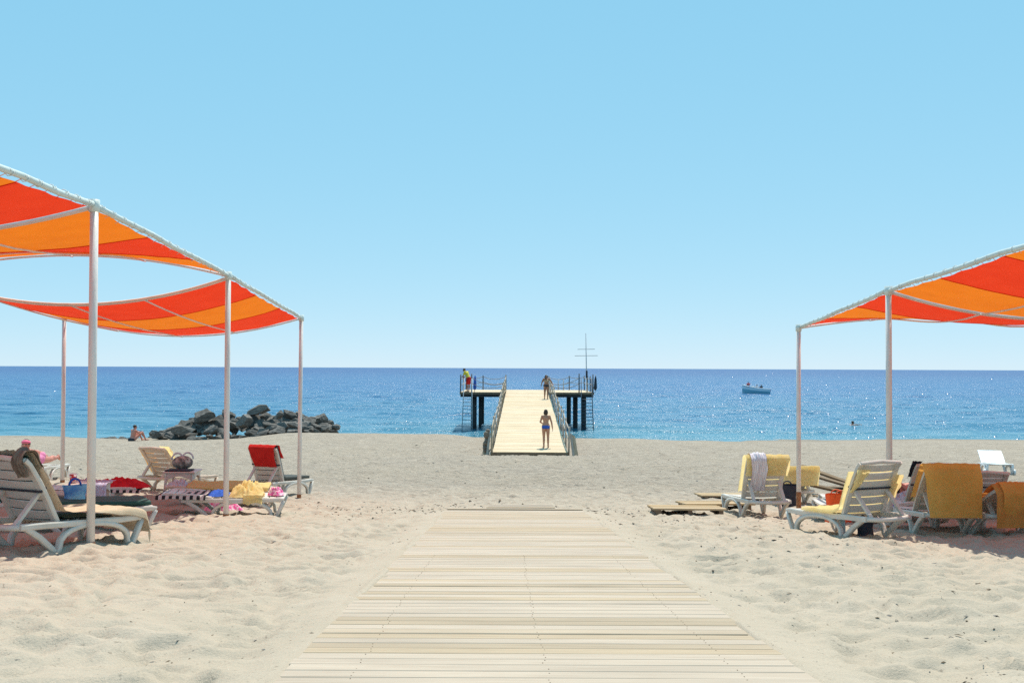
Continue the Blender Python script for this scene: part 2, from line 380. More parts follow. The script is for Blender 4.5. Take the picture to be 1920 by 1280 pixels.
# ------------------------------------------------------------------ sea
def sea_material():
    m = bpy.data.materials.new('sea_water'); m.use_nodes = True; nt = m.node_tree; N = nt.nodes; L = nt.links; p = N['Principled BSDF']
    p.inputs['IOR'].default_value = 1.33; p.inputs['Specular IOR Level'].default_value = .5
    tc = N.new('ShaderNodeTexCoord'); sep = N.new('ShaderNodeSeparateXYZ'); L.new(tc.outputs['Object'], sep.inputs[0])
    def mr(inp, a, b, c=0., d=1., smooth=True):
        r = N.new('ShaderNodeMapRange'); r.inputs[1].default_value = a; r.inputs[2].default_value = b; r.inputs[3].default_value = c; r.inputs[4].default_value = d
        if smooth: r.interpolation_type = 'SMOOTHSTEP'
        L.new(inp, r.inputs[0]); return r.outputs[0]
    def nz(scale, stretch, det=4, rough=.55, off=0):
        mp = N.new('ShaderNodeMapping'); mp.inputs['Scale'].default_value = stretch; mp.inputs['Location'].default_value = (off, off, 0); mp.inputs['Rotation'].default_value = (0, 0, .12)
        L.new(tc.outputs['Object'], mp.inputs[0])
        n = N.new('ShaderNodeTexNoise'); n.inputs['Scale'].default_value = scale; n.inputs['Detail'].default_value = det; n.inputs['Roughness'].default_value = rough
        L.new(mp.outputs[0], n.inputs['Vector']); return n.outputs[0]
    def mixc(fac, a, b):
        x = N.new('ShaderNodeMix'); x.data_type = 'RGBA'; L.new(fac, x.inputs[0])
        for s, v in ((6, a), (7, b)):
            if isinstance(v, tuple): x.inputs[s].default_value = (*v, 1)
            else: L.new(v, x.inputs[s])
        return x.outputs[2]
    lg = N.new('ShaderNodeMath'); lg.operation = 'LOGARITHM'; lg.inputs[1].default_value = 10; L.new(sep.outputs[1], lg.inputs[0])
    patch = nz(.02, (.35, 1, 1), 4)                        # cat's paws and currents
    ad = N.new('ShaderNodeMath'); ad.operation = 'MULTIPLY_ADD'; ad.inputs[1].default_value = .35; L.new(patch, ad.inputs[0]); L.new(lg.outputs[0], ad.inputs[2])
    depth = ad.outputs[0]
    c = mixc(mr(depth, 1.93, 2.13), (.050, .195, .275), (.036, .150, .270))
    c = mixc(mr(depth, 2.1, 2.5), c, (.036, .120, .270))
    c = mixc(mr(depth, 2.5, 3.3), c, (.042, .098, .24))
    L.new(c, p.inputs['Base Color'])
    L.new(mr(lg.outputs[0], 1.8, 3.2, .19, .38), p.inputs['Roughness'])
    L.new(mr(lg.outputs[0], 1.8, 3.0, .6, .42), p.inputs['Specular IOR Level'])
    w1 = nz(.30, (.45, 1, 1), 3); w2 = nz(1.1, (.5, 1, 1), 4, .6, 3); w3 = nz(4.5, (.7, 1, 1), 3, .6, 7)
    b1 = N.new('ShaderNodeBump'); b1.inputs['Distance'].default_value = 1.3; b1.inputs['Strength'].default_value = 1; L.new(w1, b1.inputs['Height'])
    b2 = N.new('ShaderNodeBump'); b2.inputs['Distance'].default_value = .45; b2.inputs['Strength'].default_value = 1; L.new(w2, b2.inputs['Height']); L.new(b1.outputs[0], b2.inputs['Normal'])
    b3 = N.new('ShaderNodeBump'); b3.inputs['Distance'].default_value = .07; b3.inputs['Strength'].default_value = 1; L.new(w3, b3.inputs['Height']); L.new(b2.outputs[0], b3.inputs['Normal'])
    L.new(b3.outputs[0], p.inputs['Normal'])
    return m
def sea_z(x, y):
    k = 1 - sstep(250, 500, y)
    return k * (.05 * vnoise(x / 1.7, y / 1.0, 31) + .11 * vnoise(x / 3.6, y / 2.1, 33) + .13 * vnoise(x / 9, y / 4.6, 32)) * (.2 + .8 * sstep(57, 68, y))
xs = axis(-30000, 30000, -42, 42, .34, 1.035, 4000); ys = axis(48, 40000, 52, 125, .17, 1.012, 3000)
tag(sheet('sea', xs, ys, sea_z, sea_material()), 'blue rippled sea running out to the horizon', None, None, 'structure')

# small steep facets added to throw sun glints at the camera, thickest below the sun
def glint_water():
    m = bpy.data.materials.new('glint_facet_water'); m.use_nodes = True; p = m.node_tree.nodes['Principled BSDF']
    p.inputs['Base Color'].default_value = (.02, .12, .27, 1); p.inputs['Roughness'].default_value = .14; p.inputs['IOR'].default_value = 1.33
    return m
RW_ = random.Random(77); mbw = MB()
for i in range(120):
    az = RW_.gauss(15, 7) if i % 9 else RW_.uniform(-30, 32)
    d = min(60 * (RW_.uniform(0.0005, 1) ** -.6), 1500)
    x_, y_ = d * math.tan(rad(az)), d
    k_ = (d / 70) ** .9 * RW_.uniform(.3, 1.0); a_, b_ = .075 * k_ * RW_.uniform(1.0, 4.0), .05 * k_
    # each facet tilted to mirror the sun into the camera, with random scatter
    nrm = (sdir + Vector((-x_, -y_, CAMZ)).normalized()).normalized() + Vector((RW_.gauss(0, .05), RW_.gauss(0, .05), 0)); nrm.normalize()
    ex = Vector((0, 1, 0)).cross(nrm).normalized(); ey = nrm.cross(ex)
    c0 = Vector((x_, y_, max(0, float(sea_z(np.array(x_), np.array(y_)))) + .03 * k_)); vs = []; fs = []; n_ = 6; Rc = .55 * k_
    for jj in range(n_ + 1):
        for ii in range(n_ + 1):
            u_ = (ii / n_ - .5) * 2; v_ = (jj / n_ - .5) * 2; w_ = math.sqrt(max(0, 1 - v_ * v_ * .9))
            u_ *= w_; vs.append(c0 + ex * u_ * a_ + ey * v_ * b_ - nrm * ((u_ * a_) ** 2 + (v_ * b_) ** 2) / (2 * Rc))
    for jj in range(n_):
        for ii in range(n_): q = jj * (n_ + 1) + ii; fs.append((q, q + 1, q + n_ + 2, q + n_ + 1))
    mbw.add(vs, fs)
tag(mbw.build('sea_glint_facets', glint_water(), None, True), 'small tilted facets added on the sea to make sun glints', None, None, 'stuff')

# ------------------------------------------------------------------ boardwalk
def make_plank_mesh(name, w, d, t, seed):
    r = random.Random(seed); mb = MB(); n = 6; vs = []; fs = []
    e0, e1 = r.uniform(-.005, .005), r.uniform(-.005, .005)
    for i in range(n + 1):
        u = i / n; x = -w / 2 + e0 + (w + e1 - e0) * u; bow = r.uniform(-.0012, .0012); lift = r.uniform(-.0006, .0006)
        ch = .004
        prof = [(-d / 2, -t / 2), (-d / 2, t / 2 - ch), (-d / 2 + ch, t / 2), (d / 2 - ch, t / 2), (d / 2, t / 2 - ch), (d / 2, -t / 2)]
        for (py, pz) in prof: vs.append((x, py + bow, pz + lift))
    k = 6
    for i in range(n):
        for j in range(k):
            j2 = (j + 1) % k; fs.append((i * k + j, i * k + j2, (i + 1) * k + j2, (i + 1) * k + j))
    fs.append(tuple(range(k))); fs.append(tuple(n * k + j for j in range(k - 1, -1, -1)))
    mb.add(vs, fs); return mb.mesh(name, False, (M('plank_wood'),))
walk = thing('boardwalk', 'long pale plank boardwalk running down the sand towards the pier', 'boardwalk', (0, 0, 0))
pm = [make_plank_mesh('plank', BW_W, .1185, .030, s) for s in range(14)]
y = 1.6; k = 0; slope = -math.atan(.0862)
while y < 16.25:
    pitch = .1255 + rng.uniform(-.0012, .0016)
    if k % 14 == 13: pitch += .012
    if rng.random() < .12: pitch += rng.uniform(.003, .008)
    dz = .002 * math.sin(y * 2.1) + rng.uniform(-.0012, .0012)
    link('plank', pm[rng.randrange(14)], walk, (bw_x(y) + rng.uniform(-.005, .005) + .012 * math.sin(y * .7), y, bw_z(y) - .015 + dz),
         (slope + rng.uniform(-.004, .004), rng.uniform(-.0006, .0006), rng.uniform(-.003, .003)))
    y += pitch; k += 1
for sx in (-.8, 0, .8):
    mb = MB(); mb.beam((bw_x(1.6) + sx, 1.6, bw_z(1.6) - .075), (bw_x(16.2) + sx, 16.2, bw_z(16.2) - .075), .07, .08); mb.build('bearer', M('wood_dark'), walk)
nm = MB()
for pb in [c for c in walk.children if c.name.startswith('plank')]:
    if pb.location.y > 9: continue
    for sx in (-.8, 0, .8):
        for sy in (-.028, .028):
            if rng.random() < .25: continue
            nm.ell(pb.location + Vector((sx + rng.uniform(-.008, .008), sy + rng.uniform(-.006, .006), .0162 - sy * .0862)), (.0032, .0032, .0012), 6, 4)
tag(nm.build('nail_heads', M('wood_dark'), walk), kind='stuff')
# the half-buried end boards
for (yy, w, x0, dz, rz) in ((16.42, 2.22, .06, .008, -.006), (16.57, 2.2, .05, .006, .004), (16.76, 1.15, .16, .018, .01), (16.91, 1.12, .17, .022, -.006), (17.06, 1.1, .16, .028, .004), (17.21, 1.1, .16, .034, .004)):
    me = make_plank_mesh('plank', w, .135, .034, int(yy * 100)); link('plank', me, walk, (x0, yy, bw_z(yy) - .012 + dz), (slope, 0, rz))

# ------------------------------------------------------------------ pier
R0, R1 = 41.6, 75.0
RZ0, RZ1 = CAMZ - 3.50, CAMZ - 1.65
def rp(t): return Vector((.78 + .38 * t, R0 + (R1 - R0) * t, RZ0 + (RZ1 - RZ0) * t))
RW = 3.12
pier = thing('bathing_pier', 'wooden bathing pier with railed ramp rising to a platform over the sea', 'pier', (0, 0, 0))
DIRR = (rp(1) - rp(0)).normalized(); RXR = math.asin(DIRR.z); RZR = -math.atan2(DIRR.x, DIRR.y)
NP = 130
Lr = (rp(1) - rp(0)).length
pl = MB(); pl.box((0, 0, 0), (RW, Lr / NP - .012, .045)); plm = pl.mesh('deck_plank', False, (M('pier_wood'),))
for i in range(NP):
    c = rp((i + .5) / NP); link('deck_plank', plm, pier, c + Vector((rng.uniform(-.01, .01), 0, -.022 + rng.uniform(-.003, .003))), (RXR, 0, RZR))
side = Vector((math.cos(RZR), math.sin(RZR), 0))
for s in (-1, -.33, .33, 1):
    mb = MB(); mb.beam(rp(0) + side * s * (RW / 2 - .1) + Vector((0, .02, -.13)), rp(1) + side * s * (RW / 2 - .1) + Vector((0, 0, -.13)), .1, .16); mb.build('stringer', M('wood_dark'), pier)
mb = MB(); mb.beam(rp(0) - side * (RW / 2) + Vector((0, -.03, -.075)), rp(0) + side * (RW / 2) + Vector((0, -.03, -.075)), .05, .12); mb.build('end_board', M('wood_dark'), pier)
for t in (.30, .52, .74, .93):                       # trestles under the ramp
    for s in (-1, 1):
        p = rp(t) + side * s * 1.2; mb = MB(); mb.tube([(p.x, p.y, gz(p.x, p.y) - .6), (p.x, p.y, p.z - .2)], .13, 10); mb.build('pile', M('pile'), pier, True)
# platform
PX0, PX1, PY0, PY1, PZ = -3.55, 5.62, 68.0, 76.5, CAMZ - 1.66
n = 44
for i in range(n):
    yy = PY0 + (PY1 - PY0) * (i + .5) / n
    cx = .78 + .38 * (yy - R0) / (R1 - R0)
    segs = [(PX0, cx - RW / 2 - .02), (cx + RW / 2 + .02, PX1)] if yy < R1 - .05 else [(PX0, PX1)]
    for (a, b) in segs:
        mb = MB(); mb.box((0, 0, 0), (b - a, (PY1 - PY0) / n - .012, .05)); mb.build('deck_plank', M('pier_wood'), pier, loc=((a + b) / 2, yy, PZ - .025))
for (a, b) in ((PX0, -.72), (2.83, PX1)):
    mb = MB(); mb.box(((a + b) / 2, PY0 - .06, PZ - .06), (b - a, .06, .15)); mb.build('fascia', M('wood_dark'), pier)
    mb = MB(); mb.box(((a + b) / 2, PY0 + .12, PZ - .2), (b - a - .1, .16, .24)); mb.build('cross_beam', M('pile'), pier)
    mb = MB(); mb.box(((a + b) / 2, PY1 - .5, PZ - .2), (b - a - .1, .16, .24)); mb.build('cross_beam', M('pile'), pier)
for x in (PX0 + .1, PX1 - .1):
    mb = MB(); mb.box((x, (PY0 + PY1) / 2, PZ - .17), (.14, PY1 - PY0 - .5, .22)); mb.build('side_beam', M('pile'), pier)
for (x, yy, r) in ((-2.6, 68.5, .2), (-2.2, 69.2, .1), (-2.25, 76, .15), (4.95, 68.5, .17), (4.42, 69.3, .17), (4.35, 76, .17), (1.1, 76, .17)):
    mb = MB(); mb.tube([(x, yy, -2.2), (x, yy, PZ - .08)], r, 12); mb.build('pile', M('pile'), pier, True)
# ramp railings: timber posts with two rails, slightly uneven
for s in (-1, 1):
    npst = 12; tops = []
    for i in range(npst):
        t = .006 + (.985 - .006) * i / (npst - 1)
        p = rp(t) + side * s * (RW / 2 + .05); h = 1.06 + rng.uniform(-.08, .12); lean = Vector((s * rng.uniform(0, .05), rng.uniform(-.05, .05), 0))
        top = p + Vector((0, 0, h)) + lean
        mb = MB(); mb.tube([p + Vector((0, 0, -.25)), p + Vector((0, 0, h * .5)) + lean * .4, top], [.040, .038, .034], 8); mb.build('rail_post', M('post_wood'), pier, True); tops.append((p, top))
    for frac, r in ((.86, .026), (.45, .022)):
        for i in range(npst - 1):
            a = tops[i][0].lerp(tops[i][1], frac); b = tops[i + 1][0].lerp(tops[i + 1][1], frac)
            mb = MB(); mb.tube([a, (a + b) / 2 + Vector((0, 0, rng.uniform(-.03, .02))), b], r, 6); mb.build('handrail' if frac > .8 else 'mid_rail', M('post_wood'), pier, True)
    # leaning struts at the foot of the ramp
    for q in range(3):
        p = rp(.004 + .012 * q) + side * s * (RW / 2 + .14 + .09 * q)
        mb = MB(); mb.beam(p + Vector((s * .12, -.15, -.3)), p + Vector((0, .25, .75 - .1 * q)), .08, .06); mb.build('strut', M('post_wood'), pier)
# rope rails round the platform
def rope(a, b, sag, r=.022):
    a = Vector(a); b = Vector(b); mb = MB()
    mb.tube([a.lerp(b, i / 10) + Vector((0, 0, -sag * 4 * (i / 10) * (1 - i / 10))) for i in range(11)], r, 5); mb.build('rope_rail', M('rope'), pier, True)
def ppost(x, yy, h=1.05, r=.045, m='steel_dark'):
    mb = MB(); mb.tube([(x, yy, PZ - .1), (x, yy, PZ + h)], r, 8); mb.build('rail_post', M(m), pier, True)
for (x, yy, h) in ((-3.5, 68.15, 1.2), (-2.75, 68.1, 1.25), (-1.15, 68.1, .0), (-3.5, 72, 1.05), (-3.5, 76.3, 1.1), (-2.2, 76.3, 1.1), (-.45, 76.3, 1.15), (4.6, 68.1, 1.3), (5.55, 68.15, 1.25), (5.55, 70.5, 1.1), (5.55, 73, 1.1), (5.55, 76.3, 1.1), (4.4, 76.3, 1.1), (2.75, 76.3, 1.1)):
    if h: ppost(x, yy, h)
for zt in (1.0, .6):
    rope((-3.5, 68.15, PZ + zt), (-3.5, 72, PZ + zt), .12); rope((-3.5, 72, PZ + zt), (-3.5, 76.3, PZ + zt), .12)
    rope((-2.2, 76.3, PZ + zt), (-.45, 76.3, PZ + zt), .2); rope((-3.5, 76.3, PZ + zt), (-2.2, 76.3, PZ + zt), .14)
    rope((2.75, 76.3, PZ + zt), (4.4, 76.3, PZ + zt), .2); rope((4.4, 76.3, PZ + zt), (5.55, 76.3, PZ + zt), .1)
    rope((5.55, 68.15, PZ + zt), (5.55, 70.5, PZ + zt), .1); rope((5.55, 70.5, PZ + zt), (5.55, 73, PZ + zt), .1); rope((5.55, 73, PZ + zt), (5.55, 76.3, PZ + zt), .14)
    rope((-2.75, 68.1, PZ + zt), tuple(rp(.80) - side * (RW / 2 + .05) + Vector((0, 0, .6 + .35 * zt))), .25)
    rope((4.6, 68.1, PZ + zt), tuple(rp(.80) + side * (RW / 2 + .05) + Vector((0, 0, .6 + .35 * zt))), .22)
# ladders down to the water
def ladder(x0, x1, splay, m):
    mb = MB()
    a0 = Vector((x0, 67.86, PZ + .95)); b0 = Vector((x0 - splay[0], 67.35, -.35)); a1 = Vector((x1, 67.86, PZ + .95)); b1 = Vector((x1 + splay[1], 67.35, -.35))
    mb.tube([a0, b0], .032, 7); mb.tube([a1, b1], .032, 7); l = mb.build('ladder', M(m), pier, True)
    for k in range(10):
        t = .36 + .062 * k; r = MB(); r.tube([a0.lerp(b0, t), a1.lerp(b1, t)], .024, 6); r.build('rung', M(m), l, True)
ladder(-3.25, -2.72, (.12, .06), 'steel'); ladder(4.72, 5.42, (.0, .12), 'steel_dark')
# the small handle pair at the far edge and a light mast with two cross arms
for x in (3.55, 3.95): 
    mb = MB(); mb.tube([(x, 76.1, PZ), (x, 76.1, PZ + .8), (x, 76.35, PZ + .8), (x, 76.35, PZ - .2)], .03, 6); mb.build('ladder_handle', M('steel'), pier, True)
mx_, my_ = 5.18, 69.2
mb = MB(); mb.tube([(mx_ + .05, my_, PZ - .05), (mx_, my_, PZ + 1.4), (mx_ - .05, my_, PZ + 4.1)], [.05, .036, .022], 8); mast = mb.build('mast', M('steel'), pier, True)
mb = MB(); mb.tube([(mx_ - .62, my_, PZ + 2.98), (mx_ + .58, my_, PZ + 3.0)], .015, 6); mb.build('cross_arm', M('steel_dark'), mast, True)
mb = MB(); mb.tube([(mx_ - .82, my_, PZ + 2.53), (mx_ + .78, my_, PZ + 2.55)], .015, 6); mb.build('cross_arm', M('steel_dark'), mast, True)
mb = MB(); mb.box((mx_ + .02, my_, PZ + 1.25), (.13, .12, .5), bevel=.02); mb.build('junction_box', M('cloth_dark'), mast)

# a dark fishing net hung over the foot of the left railing, a furled parasol tied by each corner of the platform
def crumple_mesh(sx, sy, h, seed, flat=.0, n=30, ridges=3.2):
    mb = MB()
    def fn(u, v):
        x = (u - .5) * 2; yv = (v - .5) * 2
        a = math.atan2(yv, x); R = 1 + .22 * float(vnoise(math.cos(a) * 1.6 + 4, math.sin(a) * 1.6, seed))
        r = max(abs(x), abs(yv)); l = math.hypot(x, yv) + 1e-6; k = r / l
        px, py = x * k * R, yv * k * R; rr = min(1, r)
        base = (1 - rr ** 2.6)
        rid = 1 - 1.7 * abs(float(vnoise(px * ridges * 1.3 + seed, py * ridges, seed + 2)))
        rid2 = 1 - 1.7 * abs(float(vnoise(px * ridges * 2.7, py * ridges * 2.3, seed + 5)))
        z = base * h * (.5 + .38 * rid + .16 * rid2 + flat)
        return (px * sx, py * sy, max(z, .004 * (1 - rr)))
    mb.grid(fn, n, n)
    return mb
def crumple(name, label, cat, loc, size, m, seed, rz=0, group=None):
    o = crumple_mesh(size[0] / 2, size[1] / 2, size[2], seed).build(name, M(m) if isinstance(m, str) else m, None, True, loc, (0, 0, rz))
    return tag(o, label, cat, group)
p = rp(.012) - side * (RW / 2 + .2)
mb = MB()
for q in range(9):
    z0 = .82 - .1 * q; mb.ell(p + Vector((-.03 - .05 * math.sin(q * 1.3) - .012 * q, .05 * math.cos(q * 2.1), z0)), (.10 + .018 * (q % 3), .12, .10), 9, 6)
tag(mb.build('fishing_net', M('net'), None, True), 'brown net bundle hanging over the foot of the left ramp railing', 'net')
for (x, yy, lab) in ((-2.55, 68.35, 'blue furled parasol leaning on the left platform corner post'), (5.72, 68.4, 'dark furled parasol strapped to the right platform corner post')):
    o = thing('furled_parasol', lab, 'parasol', (x, yy, PZ), 0)
    mb = MB(); mb.tube([(0, 0, 0), (.03, 0, 1.25)], .02, 6); mb.build('pole', M('steel'), o, True)
    mb = MB(); mb.tube([(.005, 0, .16), (.012, 0, .3), (.02, 0, .55), (.028, 0, .95), (.03, 0, 1.15)], [.05, .12, .10, .075, .02], 9); mb.build('canopy', M('cloth_blue' if x < 0 else 'cloth_dark'), o, True)

# ------------------------------------------------------------------ striped shade canopies
def shade(label, x_in, x_out, bays, posts):
    """bays: (d0, z0, d1, z1, k0, k1, colours); z relative to the camera; k = rise (+) or sag (-) of the cross edges"""
    root = thing('shade_canopy', label, 'canopy', (x_in, bays[0][0], 0))
    off = Vector((-x_in, -bays[0][0], 0))
    def V(x, y, z): return Vector((x, y, z)) + off
    sgn = 1 if x_out > x_in else -1
    for (x, d, ztop, base, vis) in posts:
        g = gz(x, d) + base; zt = CAMZ + ztop
        mb = MB(); lean = .02 * math.sin(d * 3 + x)
        mb.tube([V(x + lean, d, g - .5), V(x + lean * .5, d, (g + zt) / 2), V(x, d, zt + .03)], .041, 14); po = mb.build('post', M('post_paint'), root, True)
        mb = MB(); mb.tube([V(x + lean, d, g - .2), V(x + lean, d, g + (.32 if x_in > 0 and d > 16 else .05))], .0445, 14, False); mb.build('rusted_foot', M('rust'), po, True)
        mb = MB(); mb.tube([V(x, d, zt - .07), V(x, d, zt + .055)], .054, 12); mb.build('collar', M('beam_paint'), po, True)
    for bi, (d0, z0, d1, z1, k0, k1, cols) in enumerate(bays):
        z0 += CAMZ; z1 += CAMZ
        def surf(u, v, inset=True):
            x = x_in + (x_out - x_in) * u; d = d0 + (d1 - d0) * v
            base = z0 + (z1 - z0) * v
            e0 = k0 * 4 * u * (1 - u); e1 = k1 * 4 * u * (1 - u)
            w = v * v * (3 - 2 * v)
            z = base + e0 * (1 - w) + e1 * w - .05 * math.sin(math.pi * v) * (.3 + math.sin(math.pi * u))
            return Vector((x, d, z))
        # straight edge pipes on both post rows
        for uu in (0, 1):
            a = surf(uu, 0); b = surf(uu, 1); a.z = z0; b.z = z1
            mb = MB(); mb.tube([V(*a.lerp(b, i / 6)) + Vector((0, 0, .012 * math.sin(i * 2.3 + d0))) for i in range(7)], .031, 10); pipe = mb.build('edge_pipe', M('beam_paint'), root, True)
            lash = MB(); nl = 17
            for i in range(nl):
                t = (i + .6) / (nl + .2); c = a.lerp(b, t); mbp = []
                for q in range(9):
                    an = q / 8 * 2 * math.pi * 1.12; mbp.append(V(c.x + .036 * math.cos(an), c.y + .03 * (q / 8 - .5) * 2, c.z + .036 * math.sin(an)))
                s_ = sgn if uu == 0 else -sgn
                mbp.append(V(c.x + s_ * .10, c.y + .045, c.z - .03))
                lash.tube(mbp, .0045, 5)
            tag(lash.build('lashing_cord', M('cord'), pipe, True), kind='stuff')
        # curved cross pipes
        for vv, k, r in ((0, k0, .027), (1, k1, .019)):
            if vv == 0 or k1 > 0 or bi == len(bays) - 1:
                mb = MB(); mb.tube([V(*surf(i / 24, vv)) + Vector((0, 0, -.012)) for i in range(25)], r, 8); mb.build('cross_pipe', M('post_paint'), root, True)
        # battens running seaward under the cloth
        for uu in (.27, .5, .77):
            mb = MB(); mb.tube([V(*surf(uu, i / 10)) + Vector((0, 0, -.03)) for i in range(11)], .013, 7); mb.build('batten', M('post_paint'), root, True)
        # the cloth: sewn strips
        cl = link('cloth', None, root); ns = len(cols); v_edges = [i / ns for i in range(ns + 1)]
        for si, cname in enumerate(cols):
            va, vb = v_edges[si] + (.012 if si == 0 else 0), v_edges[si + 1] - (.012 if si == ns - 1 else 0)
            mb = MB()
            def fn(a, b, va=va, vb=vb):
                v = va + (vb - va) * b
                u_in = .010 + .005 * (1 - math.cos(2 * math.pi * v * 9)) / 2
                u = u_in + (1 - 2 * u_in) * a
                p = surf(u, v); p.z += .008 * float(vnoise(u * 9, v * 7, bi + 3)) + .006 * float(vnoise(u * 30, v * 9, bi + 8)) * (.3 + math.exp(-min(u, 1 - u) * 9)) - .004 * math.cos(2 * math.pi * v * 9) * math.exp(-min(u, 1 - u) * 40)
                return V(*p)
            mb.grid(fn, 34, 14); mb.build('cloth_strip', M('fabric_red' if cname == 'r' else 'fabric_orange'), cl, True)
            if si: 
                seam = MB(); seam.tube([fn(i / 30, 0) + Vector((0, 0, -.004)) for i in range(31)], .006, 5, False); seam.build('seam', M('fabric_red'), cl, True)
    return root
XI, XO = -4.26, -9.05
shade('red and orange striped shade sail on white posts, left of the boardwalk', XI, XO,
      [(5.6, 1.64, 10.1, 1.64, -.3, -.34, 'ror'), (10.1, 1.64, 15.03, 1.37, -.34, .32, 'oro'), (15.03, 1.37, 20.1, 1.0, -.43, -.37, 'ror')],
      [(XI, 10.1, 1.64, 0, 1), (XI, 14.9, 1.37, 0, 1), (XI, 20.1, 1.0, 0, 1), (XO, 10.1, 1.64, 0, 1), (XO, 15.03, 1.37, 0, 1), (XO, 20.1, 1.0, 0, 1), (XI, 5.6, 1.64, 0, 1), (XO, 5.6, 1.64, 0, 1)])
shade('red and orange striped shade sail on rusty-footed posts, right of the boardwalk', 5.30, 10.05,
      [(9.2, 1.33, 14.0, 1.117, -.2, -.39, 'oro'), (14.0, 1.117, 18.3, .77, -.39, .2, 'ror')],
      [(5.30, 14.0, 1.117, 0, 1), (5.27, 18.3, .77, 0, 1), (10.05, 14.0, 1.117, 0, 1), (10.05, 18.3, .77, 0, 1), (5.3, 9.2, 1.33, 0, 1), (10.05, 9.2, 1.33, 0, 1)])

# ------------------------------------------------------------------ sun loungers
SEAT = .29; LW = .335; HINGE = -.12; BACKL = .73
_LC = {}
def lmesh(key, fn):
    if key not in _LC: _LC[key] = fn()
    return _LC[key]
def band(path, w, t, xc):
    """flat moulded band swept in the y-z plane"""
    mb = MB(); vs = []; fs = []; n = len(path)
    for i, (y, z) in enumerate(path):
        a = path[max(i - 1, 0)]; b = path[min(i + 1, n - 1)]; ty, tz = b[0] - a[0], b[1] - a[1]; l = math.hypot(ty, tz) or 1; ny, nz_ = -tz / l, ty / l
        for sx, sn in ((-1, -1), (-.72, -1), (.72, -1), (1, -.55), (1, .55), (.72, 1), (-.72, 1), (-1, .55)):
            k = 1 if abs(sn) == 1 else 1
            vs.append((xc + sx * w / 2, y + ny * sn * t / 2, z + nz_ * sn * t / 2))
    m = 8
    for i in range(n - 1):
        for j in range(m):
            j2 = (j + 1) % m; fs.append((i * m + j, i * m + j2, (i + 1) * m + j2, (i + 1) * m + j))
    fs.append(tuple(range(m - 1, -1, -1))); fs.append(tuple((n - 1) * m + j for j in range(m)))
    mb.add(vs, fs); return mb
def slat_mesh(w, d, t, crown, mt):
    mb = MB()
    def fn(u, v):
        a = v * 2 * math.pi
        x = (u - .5) * w; yy = d / 2 * max(-1, min(1, 1.25 * math.cos(a))); z = t / 2 * max(-1, min(1, 1.3 * math.sin(a)))
        return (x, yy, z - crown * (1 - (2 * u - 1) ** 2))
    mb.grid(fn, 6, 8); return mb.mesh('slat', False, (M(mt),))
